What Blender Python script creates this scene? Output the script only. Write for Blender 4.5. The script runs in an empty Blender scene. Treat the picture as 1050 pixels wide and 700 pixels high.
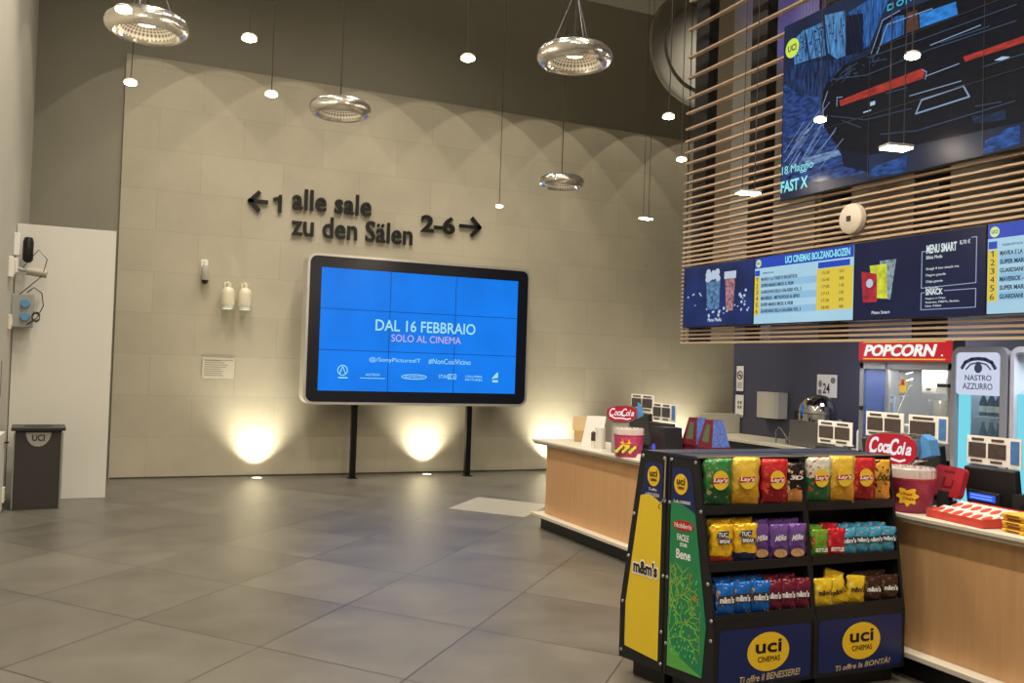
import bpy, bmesh, math, random
from mathutils import Vector, Matrix
random.seed(7)
C = bpy.context.scene.collection
PI = math.pi
sin, cos = math.sin, math.cos

# ------------------------------------------------------------------ materials
def lin(c):
    return tuple(((v/255)/12.92 if v/255 <= .04045 else ((v/255+.055)/1.055)**2.4) for v in c)
def nt_new(name):
    m = bpy.data.materials.new(name); m.use_nodes = True
    n = m.node_tree; b = n.nodes['Principled BSDF']
    return m, n, b
MC = {}
def mat(name, rgb, rough=.5, metal=0, noise=.0, scale=8, bump=0, bscale=40, trans=0, alpha=1, ior=1.45, spec=.5, coord='Object', stretch=None, coat=0):
    if name in MC: return MC[name]
    m, n, b = nt_new(name)
    c = lin(rgb)
    b.inputs['Base Color'].default_value = (*c, 1)
    b.inputs['Roughness'].default_value = rough
    b.inputs['Metallic'].default_value = metal
    b.inputs['IOR'].default_value = ior
    b.inputs['Specular IOR Level'].default_value = spec
    b.inputs['Transmission Weight'].default_value = trans
    b.inputs['Alpha'].default_value = alpha
    b.inputs['Coat Weight'].default_value = coat
    tc = n.nodes.new('ShaderNodeTexCoord')
    src = tc.outputs[coord]
    if stretch:
        mp = n.nodes.new('ShaderNodeMapping'); mp.inputs['Scale'].default_value = stretch
        n.links.new(src, mp.inputs[0]); src = mp.outputs[0]
    if True:
        ns = n.nodes.new('ShaderNodeTexNoise'); ns.inputs['Scale'].default_value = scale; ns.inputs['Detail'].default_value = 5
        n.links.new(src, ns.inputs['Vector'])
        mx = n.nodes.new('ShaderNodeMix'); mx.data_type = 'RGBA'
        a = max(noise, .02)
        mx.inputs['A'].default_value = (*[v*(1-a) for v in c], 1)
        mx.inputs['B'].default_value = (*[min(1, v*(1+a)) for v in c], 1)
        n.links.new(ns.outputs['Fac'], mx.inputs['Factor']); n.links.new(mx.outputs['Result'], b.inputs['Base Color'])
    if bump:
        n2 = n.nodes.new('ShaderNodeTexNoise'); n2.inputs['Scale'].default_value = bscale; n2.inputs['Detail'].default_value = 4
        n.links.new(src, n2.inputs['Vector'])
        bp = n.nodes.new('ShaderNodeBump'); bp.inputs['Strength'].default_value = bump; bp.inputs['Distance'].default_value = .01
        n.links.new(n2.outputs['Fac'], bp.inputs['Height']); n.links.new(bp.outputs['Normal'], b.inputs['Normal'])
    MC[name] = m
    return m
def glow(name, rgb, st=1.0, rough=.25, var=0, vscale=3, gloss=.35, stretch=None):
    """a surface that gives off light: lit screens and lamps"""
    if name in MC: return MC[name]
    m, n, b = nt_new(name)
    c = lin(rgb)
    b.inputs['Base Color'].default_value = (.006, .006, .008, 1)
    b.inputs['Roughness'].default_value = rough
    b.inputs['Specular IOR Level'].default_value = gloss
    b.inputs['Emission Color'].default_value = (*c, 1)
    b.inputs['Emission Strength'].default_value = st*.78
    tc = n.nodes.new('ShaderNodeTexCoord')
    ns = n.nodes.new('ShaderNodeTexNoise'); ns.inputs['Scale'].default_value = vscale; ns.inputs['Detail'].default_value = 3
    mp = n.nodes.new('ShaderNodeMapping'); mp.inputs['Scale'].default_value = stretch or (1, 1, 1)
    if stretch: mp.inputs['Rotation'].default_value = (0, .35, 0)
    n.links.new(tc.outputs['Object'], mp.inputs[0]); n.links.new(mp.outputs[0], ns.inputs['Vector'])
    rp = n.nodes.new('ShaderNodeMapRange'); rp.inputs['From Min'].default_value = .3; rp.inputs['From Max'].default_value = .7
    n.links.new(ns.outputs['Fac'], rp.inputs['Value'])
    mx = n.nodes.new('ShaderNodeMix'); mx.data_type = 'RGBA'
    mx.inputs['A'].default_value = (*[v*(1-var) for v in c], 1)
    mx.inputs['B'].default_value = (*[v*(1+var) for v in c], 1)
    n.links.new(rp.outputs[0], mx.inputs['Factor']); n.links.new(mx.outputs['Result'], b.inputs['Emission Color'])
    MC[name] = m
    return m

def band_mat(name, top, bot, split, blob=None, rough=.28, metal=.25):
    """a printed foil pack: two colours meeting on a wavy line, and mottled print"""
    if name in MC: return MC[name]
    m, n, b = nt_new(name)
    tc = n.nodes.new('ShaderNodeTexCoord'); sp = n.nodes.new('ShaderNodeSeparateXYZ')
    n.links.new(tc.outputs['Object'], sp.inputs[0])
    ns = n.nodes.new('ShaderNodeTexNoise'); ns.inputs['Scale'].default_value = 14; n.links.new(tc.outputs['Object'], ns.inputs['Vector'])
    ma = n.nodes.new('ShaderNodeMath'); ma.operation = 'MULTIPLY_ADD'; ma.inputs[1].default_value = .05
    n.links.new(ns.outputs['Fac'], ma.inputs[0]); n.links.new(sp.outputs['Z'], ma.inputs[2])
    gt = n.nodes.new('ShaderNodeMath'); gt.operation = 'GREATER_THAN'; gt.inputs[1].default_value = split+.025
    n.links.new(ma.outputs[0], gt.inputs[0])
    mx = n.nodes.new('ShaderNodeMix'); mx.data_type = 'RGBA'
    mx.inputs['A'].default_value = (*lin(bot), 1); mx.inputs['B'].default_value = (*lin(top), 1)
    n.links.new(gt.outputs[0], mx.inputs['Factor'])
    out = mx.outputs['Result']
    if blob:
        n3 = n.nodes.new('ShaderNodeTexNoise'); n3.inputs['Scale'].default_value = 38; n.links.new(tc.outputs['Object'], n3.inputs['Vector'])
        g3 = n.nodes.new('ShaderNodeMath'); g3.operation = 'GREATER_THAN'; g3.inputs[1].default_value = .62
        n.links.new(n3.outputs['Fac'], g3.inputs[0])
        m3 = n.nodes.new('ShaderNodeMix'); m3.data_type = 'RGBA'; m3.inputs['B'].default_value = (*lin(blob), 1)
        n.links.new(g3.outputs[0], m3.inputs['Factor']); n.links.new(out, m3.inputs['A']); out = m3.outputs['Result']
    n.links.new(out, b.inputs['Base Color'])
    b.inputs['Roughness'].default_value = rough; b.inputs['Metallic'].default_value = metal
    bp = n.nodes.new('ShaderNodeBump'); bp.inputs['Strength'].default_value = .9; bp.inputs['Distance'].default_value = .015
    n4 = n.nodes.new('ShaderNodeTexNoise'); n4.inputs['Scale'].default_value = 22; n.links.new(tc.outputs['Object'], n4.inputs['Vector'])
    n.links.new(n4.outputs['Fac'], bp.inputs['Height']); n.links.new(bp.outputs['Normal'], b.inputs['Normal'])
    MC[name] = m
    return m

# ------------------------------------------------------------------ mesh building
class MB:
    def __init__(s): s.bm = bmesh.new()
    def box(s, x0, x1, y0, y1, z0, z1, bev=0, M=None):
        r = bmesh.ops.create_cube(s.bm, size=1)
        vs = r['verts']
        for v in vs:
            v.co = Vector(((x0+x1)/2+v.co.x*(x1-x0), (y0+y1)/2+v.co.y*(y1-y0), (z0+z1)/2+v.co.z*(z1-z0)))
        if M: bmesh.ops.transform(s.bm, matrix=M, verts=vs)
        if bev:
            es = {e for v in vs for e in v.link_edges}
            bmesh.ops.bevel(s.bm, geom=list(es), offset=bev, segments=2, affect='EDGES', profile=.5)
        return s
    def prism(s, pts, d0, d1, axis='y', M=None):
        """pts (u,w): for axis y -> (x,z); x -> (y,z); z -> (x,y)"""
        def P(u, w, d):
            v = {'y': (u, d, w), 'x': (d, u, w), 'z': (u, w, d)}[axis]
            v = Vector(v)
            return M @ v if M else v
        a = [s.bm.verts.new(P(u, w, d0)) for u, w in pts]
        b = [s.bm.verts.new(P(u, w, d1)) for u, w in pts]
        f = [s.bm.faces.new(a), s.bm.faces.new(list(reversed(b)))]
        k = len(pts)
        for i in range(k):
            f.append(s.bm.faces.new((a[i], b[i], b[(i+1) % k], a[(i+1) % k])))
        bmesh.ops.recalc_face_normals(s.bm, faces=f)
        return s
    def lathe(s, prof, n=24, M=None, sx=1, sy=1):
        rings = []
        for r, z in prof:
            if r < 1e-6:
                v = Vector((0, 0, z)); rings.append([s.bm.verts.new(M @ v if M else v)])
            else:
                L = []
                for i in range(n):
                    v = Vector((r*cos(2*PI*i/n)*sx, r*sin(2*PI*i/n)*sy, z)); L.append(s.bm.verts.new(M @ v if M else v))
                rings.append(L)
        fs = []
        for a, b in zip(rings, rings[1:]):
            for i in range(n):
                j = (i+1) % n
                q = []
                for v in ((a[i] if len(a) > 1 else a[0]), (a[j] if len(a) > 1 else a[0]), (b[j] if len(b) > 1 else b[0]), (b[i] if len(b) > 1 else b[0])):
                    if v not in q: q.append(v)
                if len(q) > 2: fs.append(s.bm.faces.new(q))
        for e in (rings[0], rings[-1]):
            if len(e) > 2:
                pass
        bmesh.ops.recalc_face_normals(s.bm, faces=fs)
        return s
    def cyl(s, x, y, z0, z1, r, n=20, r2=None, M=None):
        T = Matrix.Translation((x, y, 0))
        if M: T = M @ T
        r2 = r if r2 is None else r2
        return s.lathe([(0, z0), (r, z0), (r2, z1), (0, z1)], n, T)
    def tube(s, pts, r, n=8):
        pts = [Vector(p) for p in pts]
        rings = []
        for i, p in enumerate(pts):
            d = (pts[min(i+1, len(pts)-1)]-pts[max(i-1, 0)]).normalized()
            up = Vector((0, 0, 1)) if abs(d.z) < .9 else Vector((1, 0, 0))
            a = d.cross(up).normalized(); b = d.cross(a)
            rings.append([s.bm.verts.new(p+(a*cos(2*PI*k/n)+b*sin(2*PI*k/n))*r) for k in range(n)])
        f = []
        for A, B in zip(rings, rings[1:]):
            for k in range(n): f.append(s.bm.faces.new((A[k], A[(k+1) % n], B[(k+1) % n], B[k])))
        f.append(s.bm.faces.new(rings[0])); f.append(s.bm.faces.new(rings[-1]))
        bmesh.ops.recalc_face_normals(s.bm, faces=f)
        return s
    def stroke(s, pts, w, y0, y1, closed=False):
        """a flat line of width w in the XZ plane"""
        L = list(pts)+([pts[0]] if closed else [])
        for (ax, az), (bx, bz) in zip(L, L[1:]):
            d = math.hypot(bx-ax, bz-az)
            if d < 1e-6: continue
            nx, nz = -(bz-az)/d*w/2, (bx-ax)/d*w/2
            ex, ez = (bx-ax)/d*w/3, (bz-az)/d*w/3
            s.prism([(ax+nx-ex, az+nz-ez), (bx+nx+ex, bz+nz+ez), (bx-nx+ex, bz-nz+ez), (ax-nx-ex, az-nz-ez)], y0, y1)
        return s
    def done(s, name, m, parent=None, smooth=False, loc=None, rot=None):
        me = bpy.data.meshes.new(name); s.bm.to_mesh(me); s.bm.free()
        if isinstance(m, (list, tuple)):
            for q in m: me.materials.append(q)
        else: me.materials.append(m)
        o = bpy.data.objects.new(name, me); C.objects.link(o)
        if parent: o.parent = parent
        if loc: o.location = loc
        if rot: o.rotation_euler = rot
        if smooth:
            for p in me.polygons: p.use_smooth = True
            try: me.set_sharp_from_angle(angle=.7)
            except Exception: pass
        return o
def rrect(x0, x1, z0, z1, r, n=5):
    o = []
    for cx, cz, a in ((x1-r, z1-r, 0), (x0+r, z1-r, 90), (x0+r, z0+r, 180), (x1-r, z0+r, 270)):
        for i in range(n+1):
            t = math.radians(a+90*i/n); o.append((cx+r*cos(t), cz+r*sin(t)))
    return o
def ell(cx, cz, rx, rz, n=28):
    return [(cx+rx*cos(2*PI*i/n), cz+rz*sin(2*PI*i/n)) for i in range(n)]
def ring_prism(mb, outer, inner, d0, d1):
    bm = mb.bm; k = len(outer)
    V = [[bm.verts.new((u, d, w)) for u, w in P] for P in (outer, inner) for d in (d0, d1)]
    o0, o1, i0, i1 = V; f = []
    for i in range(k):
        j = (i+1) % k
        for a, b in ((o0, o1), (i1, i0), (i0, o0), (o1, i1)):
            f.append(bm.faces.new((a[i], a[j], b[j], b[i])))
    bmesh.ops.recalc_face_normals(bm, faces=f)
    return mb

def tag(o, label=None, cat=None, group=None, kind=None):
    if label: o['label'] = label
    if cat: o['category'] = cat
    if group: o['group'] = group
    if kind: o['kind'] = kind
    return o
def thing(name, label, cat, loc=(0, 0, 0), rz=0, group=None):
    o = bpy.data.objects.new(name, None); C.objects.link(o); o.empty_display_size = .1
    o.location = loc; o.rotation_euler = (0, 0, rz)
    return tag(o, label, cat, group)
def struct(o): o['kind'] = 'structure'; return o
kids = {}
def children(o): return [c for c in bpy.data.objects if c.parent == o]
def dup(o, loc=None, rot=None, label=None, group=None, scale=None, parent=None):
    c = o.copy(); C.objects.link(c)
    if parent: c.parent = parent
    if loc is not None: c.location = loc
    if rot is not None: c.rotation_euler = rot
    if scale is not None: c.scale = scale
    if label: c['label'] = label
    if group: c['group'] = group
    for ch in children(o): dup(ch, parent=c)
    return c

# ------------------------------------------------------------------ writing
TC = {}
def text_raw(s, shear=0, bold=0):
    k = (s, shear, bold)
    if k in TC: return TC[k]
    cu = bpy.data.curves.new('lettering', 'FONT'); cu.body = s; cu.size = 1; cu.shear = shear; cu.offset = bold
    cu.resolution_u = 3
    o = bpy.data.objects.new('lettering', cu); C.objects.link(o)
    bpy.context.view_layer.update()
    dg = bpy.context.evaluated_depsgraph_get()
    me = bpy.data.meshes.new_from_object(o.evaluated_get(dg))
    bpy.data.objects.remove(o)
    vs = [v.co.copy() for v in me.vertices]; fs = [tuple(p.vertices) for p in me.polygons]
    TC[k] = (vs, fs)
    bpy.data.meshes.remove(me)
    return TC[k]
def text(parent, s, x0, x1, z0, z1, m, y=-.002, th=.001, shear=0, bold=0, name='lettering', tilt=0):
    """writing stretched to the rectangle x0..x1, z0..z1 of the local XZ plane, front at y"""
    vs, fs = text_raw(s, shear, bold)
    ax = min(v.x for v in vs); bx = max(v.x for v in vs); ay = min(v.y for v in vs); by = max(v.y for v in vs)
    bm = bmesh.new()
    V = []
    for v in vs:
        X = x0+(v.x-ax)/(bx-ax)*(x1-x0); Z = z0+(v.y-ay)/(by-ay)*(z1-z0)+(X-x0)*tilt if True else 0
        V.append(bm.verts.new((X, y, Z)))
    F = []
    for f in fs:
        try: F.append(bm.faces.new([V[i] for i in f]))
        except ValueError: pass
    r = bmesh.ops.extrude_face_region(bm, geom=F)
    for g in r['geom']:
        if isinstance(g, bmesh.types.BMVert): g.co.y += th
    bmesh.ops.recalc_face_normals(bm, faces=bm.faces[:])
    me = bpy.data.meshes.new(name); bm.to_mesh(me); bm.free(); me.materials.append(m)
    o = bpy.data.objects.new(name, me); C.objects.link(o); o.parent = parent
    return o
def one(parent, x0, x1, z0, z1, m, y=-.002, th=.001, name='numeral'):
    w = x1-x0; h = z1-z0; s = w*.42
    return MB().prism([(x1-s, z0), (x1, z0), (x1, z1), (x1-s*.75, z1), (x1-s*1.2, z1-h*.13), (x0, z1-h*.2), (x0, z1-h*.36), (x1-s, z1-h*.3)], y, y+th).done(name, m, parent)
def flat(parent, name, pts, m, y=-.002, th=.0015):
    return MB().prism(pts, y, y+th).done(name, m, parent)

# ------------------------------------------------------------------ palette
black = mat('black_lacquer', (22, 22, 25), .4)
dark = mat('dark_plastic', (32, 33, 37), .45)
blackm = mat('black_metal', (26, 26, 28), .35, .6)
chrome = mat('chrome', (190, 190, 190), .15, 1)
steel = mat('brushed_steel', (166, 168, 172), .4, .6, .1, 30, stretch=(1, 1, 12))
white = mat('white_plastic', (225, 222, 214), .4)
paper = mat('paper', (222, 220, 216), .7)
ivory = mat('ivory_plastic', (214, 205, 182), .4)
navy = mat('navy_print', (25, 38, 92), .4)
yellow_print = mat('yellow_print', (232, 200, 48), .4)
badge_yellow = mat('badge_yellow', (240, 196, 42), .4)
glass = mat('clear_glass', (235, 240, 242), .03, 0, trans=1, ior=1.3)
red_pl = mat('red_plastic', (175, 30, 40), .35)
blk_ink = mat('black_ink', (18, 18, 20), .5)
white_ink = mat('white_ink', (240, 240, 240), .5)
gold_ink = mat('gold_ink', (196, 176, 120), .5)

# ------------------------------------------------------------------ SETTING
def floor_material():
    m, n, b = nt_new('floor_tiles'); L = n.links
    tc = n.nodes.new('ShaderNodeTexCoord')
    # tile axes in metres on the floor
    d1 = (.70, .75); d2 = (-.64, .80); det = d1[0]*d2[1]-d1[1]*d2[0]
    rows = ((d2[1]/det, -d2[0]/det), (-d1[1]/det, d1[0]/det)); P0 = (1.6, 6.25)
    cs = []
    for a, c in rows:
        vm = n.nodes.new('ShaderNodeVectorMath'); vm.operation = 'DOT_PRODUCT'; vm.inputs[1].default_value = (a, c, 0)
        L.new(tc.outputs['Object'], vm.inputs[0])
        ad = n.nodes.new('ShaderNodeMath'); ad.operation = 'ADD'; ad.inputs[1].default_value = 40-(a*P0[0]+c*P0[1])
        L.new(vm.outputs['Value'], ad.inputs[0]); cs.append(ad.outputs[0])
    ed = []; fl = []
    for k in cs:
        fr = n.nodes.new('ShaderNodeMath'); fr.operation = 'FRACT'; L.new(k, fr.inputs[0])
        s = n.nodes.new('ShaderNodeMath'); s.operation = 'SUBTRACT'; s.inputs[1].default_value = .5; L.new(fr.outputs[0], s.inputs[0])
        a = n.nodes.new('ShaderNodeMath'); a.operation = 'ABSOLUTE'; L.new(s.outputs[0], a.inputs[0]); ed.append(a.outputs[0])
        f2 = n.nodes.new('ShaderNodeMath'); f2.operation = 'FLOOR'; L.new(k, f2.inputs[0]); fl.append(f2.outputs[0])
    mx = n.nodes.new('ShaderNodeMath'); mx.operation = 'MAXIMUM'; L.new(ed[0], mx.inputs[0]); L.new(ed[1], mx.inputs[1])
    gt = n.nodes.new('ShaderNodeMath'); gt.operation = 'GREATER_THAN'; gt.inputs[1].default_value = .4955; L.new(mx.outputs[0], gt.inputs[0])
    cx = n.nodes.new('ShaderNodeCombineXYZ'); L.new(fl[0], cx.inputs[0]); L.new(fl[1], cx.inputs[1])
    wn = n.nodes.new('ShaderNodeTexWhiteNoise'); L.new(cx.outputs[0], wn.inputs['Vector'])
    ns = n.nodes.new('ShaderNodeTexNoise'); ns.inputs['Scale'].default_value = 1.6; ns.inputs['Detail'].default_value = 8; ns.inputs['Roughness'].default_value = .6
    ofs = n.nodes.new('ShaderNodeVectorMath'); ofs.operation = 'MULTIPLY_ADD'; ofs.inputs[1].default_value = (7, 7, 7)
    L.new(cx.outputs[0], ofs.inputs[0]); L.new(tc.outputs['Object'], ofs.inputs[2]); L.new(ofs.outputs[0], ns.inputs['Vector'])
    sm = n.nodes.new('ShaderNodeMath'); sm.operation = 'MULTIPLY_ADD'; sm.inputs[1].default_value = .22; L.new(wn.outputs['Value'], sm.inputs[0]); L.new(ns.outputs['Fac'], sm.inputs[2])
    cr = n.nodes.new('ShaderNodeValToRGB')
    cr.color_ramp.elements[0].position = .35; cr.color_ramp.elements[0].color = (*lin((76, 72, 65)), 1)
    cr.color_ramp.elements[1].position = .85; cr.color_ramp.elements[1].color = (*lin((102, 98, 89)), 1)
    L.new(sm.outputs[0], cr.inputs[0])
    mm = n.nodes.new('ShaderNodeMix'); mm.data_type = 'RGBA'; mm.inputs['B'].default_value = (*lin((34, 32, 30)), 1)
    L.new(gt.outputs[0], mm.inputs['Factor']); L.new(cr.outputs[0], mm.inputs['A']); L.new(mm.outputs['Result'], b.inputs['Base Color'])
    rr = n.nodes.new('ShaderNodeMapRange'); rr.inputs['To Min'].default_value = .3; rr.inputs['To Max'].default_value = .46
    L.new(ns.outputs['Fac'], rr.inputs['Value']); L.new(rr.outputs[0], b.inputs['Roughness'])
    b.inputs['Specular IOR Level'].default_value = .55
    return m
def wall_tile_material():
    m, n, b = nt_new('sandstone_wall_tiles'); L = n.links
    tc = n.nodes.new('ShaderNodeTexCoord'); sp = n.nodes.new('ShaderNodeSeparateXYZ'); L.new(tc.outputs['Object'], sp.inputs[0])
    cb = n.nodes.new('ShaderNodeCombineXYZ'); L.new(sp.outputs['X'], cb.inputs[0]); L.new(sp.outputs['Z'], cb.inputs[1])
    br = n.nodes.new('ShaderNodeTexBrick'); br.inputs['Scale'].default_value = 1; br.inputs['Brick Width'].default_value = 1.13
    br.inputs['Row Height'].default_value = .565; br.inputs['Mortar Size'].default_value = .004; br.inputs['Mortar Smooth'].default_value = .3
    br.offset = .5
    br.inputs['Color1'].default_value = (*lin((170, 162, 143)), 1); br.inputs['Color2'].default_value = (*lin((176, 168, 149)), 1)
    br.inputs['Mortar'].default_value = (*lin((161, 152, 132)), 1)
    L.new(cb.outputs[0], br.inputs['Vector'])
    ns = n.nodes.new('ShaderNodeTexNoise'); ns.inputs['Scale'].default_value = 1.3; ns.inputs['Detail'].default_value = 9; ns.inputs['Roughness'].default_value = .65
    L.new(tc.outputs['Object'], ns.inputs['Vector'])
    mr = n.nodes.new('ShaderNodeMapRange'); mr.inputs['To Min'].default_value = .8; mr.inputs['To Max'].default_value = 1.18; L.new(ns.outputs['Fac'], mr.inputs['Value'])
    mx = n.nodes.new('ShaderNodeMix'); mx.data_type = 'RGBA'; mx.blend_type = 'MULTIPLY'; mx.inputs['Factor'].default_value = 1
    L.new(br.outputs['Color'], mx.inputs['A']); L.new(mr.outputs[0], mx.inputs['B']); L.new(mx.outputs['Result'], b.inputs['Base Color'])
    b.inputs['Roughness'].default_value = .7
    bp = n.nodes.new('ShaderNodeBump'); bp.inputs['Strength'].default_value = .25; bp.inputs['Distance'].default_value = .01; bp.invert = True
    L.new(br.outputs['Fac'], bp.inputs['Height'])
    b2 = n.nodes.new('ShaderNodeBump'); b2.inputs['Strength'].default_value = .12; b2.inputs['Distance'].default_value = .02
    n2 = n.nodes.new('ShaderNodeTexNoise'); n2.inputs['Scale'].default_value = 5; n2.inputs['Detail'].default_value = 6; L.new(tc.outputs['Object'], n2.inputs['Vector'])
    L.new(n2.outputs['Fac'], b2.inputs['Height']); L.new(bp.outputs[0], b2.inputs['Normal']); L.new(b2.outputs[0], b.inputs['Normal'])
    return m
greyw = mat('grey_plaster', (140, 136, 122), .8, 0, .06, 2, .1, 60)
leftw = mat('pale_plaster', (176, 172, 160), .75, 0, .04, 2, .08, 60)
ZC = 7.9
struct(MB().box(-1.2, 12, -4, 13.6, -.1, 0).done('floor', floor_material()))
struct(MB().box(-1.2, 12, -4, 13.6, ZC, ZC+.1).done('ceiling', mat('ceiling_paint', (120, 116, 104), .8, 0, .04, 2)))
struct(MB().box(-1.2, 12, 13.4, 13.6, 0, ZC).done('wall_back', greyw))
struct(MB().box(.11, 11.9, 13.35, 13.399, 0, 5.77).done('trim_1', wall_tile_material()))
struct(MB().box(-1.2, -.97, -4, 13.4, 0, ZC).done('wall_left', leftw))
struct(MB().box(11.8, 12, -4, 13.4, 0, ZC).done('wall_far_right', leftw))
struct(MB().box(-1.2, 12, -4.1, -4, 0, ZC).done('wall_front', leftw))
# bar back wall below, bulkhead above
struct(MB().box(7.0, 7.12, .5, 8.98, 0, 2.32).done('wall_bar', mat('dark_bar_wall', (66, 66, 82), .55, 0, .05, 3)))
struct(MB().box(6.9, 7.02, .5, 9.55, 2.325, ZC-.3).done('wall_bulkhead', mat('bulkhead_paint', (112, 100, 82), .7, 0, .08, 3)))
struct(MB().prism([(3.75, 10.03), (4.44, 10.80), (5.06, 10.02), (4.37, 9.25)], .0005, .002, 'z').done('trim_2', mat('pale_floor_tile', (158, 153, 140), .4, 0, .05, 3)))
struct(MB().box(.12, 11.8, 13.335, 13.35, 0, .02).done('baseboard_back', mat('dark_joint', (60, 56, 48), .7)))
# white partition box beside the left wall
pm = mat('white_partition', (205, 202, 192), .6, 0, .02, 2)
t = thing('partition_panel', 'tall white partition board standing between left wall and tiled wall', 'partition', (-.96, 11.66, 0))
MB().box(0, 1.03, 0, .03, 0, 3.13, .003).done('front_board', pm, t)
MB().box(1.0, 1.03, .03, 1.3, .0, 3.1).done('side_board', pm, t)
# corrugated service column and posts behind slats
t = thing('corrugated_panel', 'grey corrugated cladding sheet visible behind the wooden slats', 'cladding', (6.86, 9.5, 0), -PI/2)
cm = mat('corrugated_metal', (150, 146, 140), .4, .3, .05, 6)
for x0, x1 in ((.55, .95), (1.15, 2.05)):
    b = MB(); k = int((x1-x0)/.05)
    for i in range(k):
        xx = x0+i*.05
        b.prism([(xx, 0), (xx+.025, -.022), (xx+.045, 0), (xx+.045, .01), (xx, .01)], 2.7, 7.4, 'z')
    b.done('corrugated_sheet', cm, t)
t = thing('round_duct', 'large round grey duct hanging by the ceiling above the slat wall', 'duct', (8.12, 11.4, 6.62))
M = Matrix.Rotation(PI/2, 4, 'X')
MB().lathe([(0, 0), (.80, 0), (.88, .01), (.9, .0), (.9, -.06), (0, -.06)], 48, M).done('duct_shell', mat('duct_paint', (132, 128, 116), .6, .0, .08, 3), t, True)
MB().lathe([(.62, .012), (.64, .03), (.66, .012)], 48, M).done('duct_rim', mat('duct_rim_paint', (118, 114, 103), .5), t, True)

# ------------------------------------------------------------------ SLAT WALL (faces -x)
t = thing('slat_wall', 'tall screen of horizontal light wooden slats on dark posts above the bar', 'slat wall', (5.55, 8.03, 0), -PI/2)
zl = [7.35, 7.0, 6.65, 6.3, 5.95, 5.65, 5.34, 5.04, 4.82, 4.6, 4.44, 4.27, 4.14, 4.02, 3.9, 3.79, 3.69, 3.60, 3.52, 3.44, 3.37, 3.30, 3.235, 3.17, 3.11, 3.055, 3.0, 2.95, 2.90, 2.855, 2.81]
z = 2.81-.043
while z > 2.02:
    zl.append(z); z -= .0405
b = MB()
for z in zl:
    b.box(0, 6.2, 0, .05, z-.009, z+.009)
b.done('slats', mat('pale_wood_slat', (168, 145, 124), .45, 0, .12, 6, stretch=(1, 8, 8)), t)
pmx = mat('dark_post', (30, 27, 27), .6)
for u in (0, .93, 1.93, 2.93, 3.93, 4.93):
    MB().box(u-.02, u+.21, .12, .24, 2.0, 7.6).done('post', pmx, t)
MB().box(0, 6.2, 0, .07, 1.985, 2.005).done('bottom_rail', mat('rail_wood', (176, 156, 130), .5), t)
for u in (.025, 3.0):
    MB().tube([(u, .03, 2.0), (u, .03, 7.6)], .006, 6).done('tie_rod', blackm, t)
struct(MB().box(5.95, 6.9, .5, 7.1, 2.42, 2.5).done('ceiling_soffit', mat('soffit_paint', (40, 38, 44), .7)))

# ------------------------------------------------------------------ SCREENS
SC = .86
def G(name, rgb, st=SC, var=0, vs=3): return glow('screen_'+name, rgb, st, .3, var, vs, .12)
def uci_badge(parent, cx, cz, rx, rz, m=None, ink=None, y=-.003, cin=False):
    d = flat(parent, 'round_badge', ell(cx, cz, rx, rz), m, y, .0015)
    text(d, 'UCI' if not cin else 'uci', cx-rx*.62, cx+rx*.62, cz-rz*(.32 if not cin else .05), cz+rz*(.36 if not cin else .62), ink, y-.002, .001, bold=.02)
    if cin: text(d, 'CINEMAS', cx-rx*.5, cx+rx*.55, cz-rz*.5, cz-rz*.22, ink, y-.002, .001)
    return d
# --- free-standing video wall
t = thing('video_wall', 'large blue screen in a rounded silver and black frame on two posts', 'screen', (2.545, 12.76, 0))
fw, z0, z1 = 3.45, 1.065, 3.195
b = ring_prism(MB(), rrect(0, fw, z0, z1, .13), rrect(.035, fw-.035, z0+.035, z1-.035, .10), -.02, .28)
b.done('silver_rim', mat('silver_rim', (200, 198, 192), .35, .6), t)
b = ring_prism(MB(), rrect(.035, fw-.035, z0+.035, z1-.035, .10), rrect(.2, fw-.2, z0+.195, z1-.195, .004), -.015, .02)
b.done('bezel', mat('black_bezel', (20, 22, 34), .3), t)
MB().prism(rrect(.03, fw-.03, z0+.03, z1-.03, .1), .03, .27).done('housing', dark, t)
for x in (.774, 2.548):
    MB().box(x-.04, x+.04, .08, .16, .012, z0+.04, .004).done('leg', blackm, t)
    MB().box(x-.06, x+.06, .04, .2, 0, .012).done('foot_plate', blackm, t)
blue = G('azure', (16, 128, 246), .9, .10, 1.5)
s = MB().box(.2, 3.25, .0, .02, z0+.19, z1-.19).done('display', blue, t)
sx0, sx1, sz0, sz1 = .2, 3.25, 1.255, 3.005
def fx(u): return sx0+u*(sx1-sx0)
def fz(v): return sz1-v*(sz1-sz0)
b = MB()
for k in (1, 2):
    b.box(fx(k/3)-.004, fx(k/3)+.004, -.001, .001, sz0, sz1); b.box(sx0, sx1, -.001, .001, fz(k/3)-.004, fz(k/3)+.004)
b.done('panel_joint', G('joint', (6, 50, 120)), t)
cy = G('pale_cyan', (170, 240, 250)); pk = G('pale_pink', (214, 190, 236))
text(t, 'DAL 16 FEBBRAIO', fx(.265), fx(.775), fz(.495), fz(.40), cy, bold=.012)
text(t, 'SOLO AL CINEMA', fx(.345), fx(.70), fz(.58), fz(.52), pk)
text(t, '@/SonyPicturesIT', fx(.24), fx(.495), fz(.76), fz(.715), cy)
text(t, '#NonCosìVicino', fx(.535), fx(.755), fz(.76), fz(.71), cy)
lg = MB(); lg.stroke(ell(fx(.115), fz(.83), .07, .07, 20), .012, -.002, -.001, True); lg.stroke([(fx(.10), fz(.86)), (fx(.115), fz(.80)), (fx(.13), fz(.86))], .012, -.002, -.001)
lg.box(fx(.095), fx(.14), -.002, -.001, fz(.895), fz(.885)); lg.box(fx(.20), fx(.32), -.002, -.001, fz(.892), fz(.887))
lg.stroke(ell(fx(.465), fz(.87), .19, .035, 24), .01, -.002, -.001, True)
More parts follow.
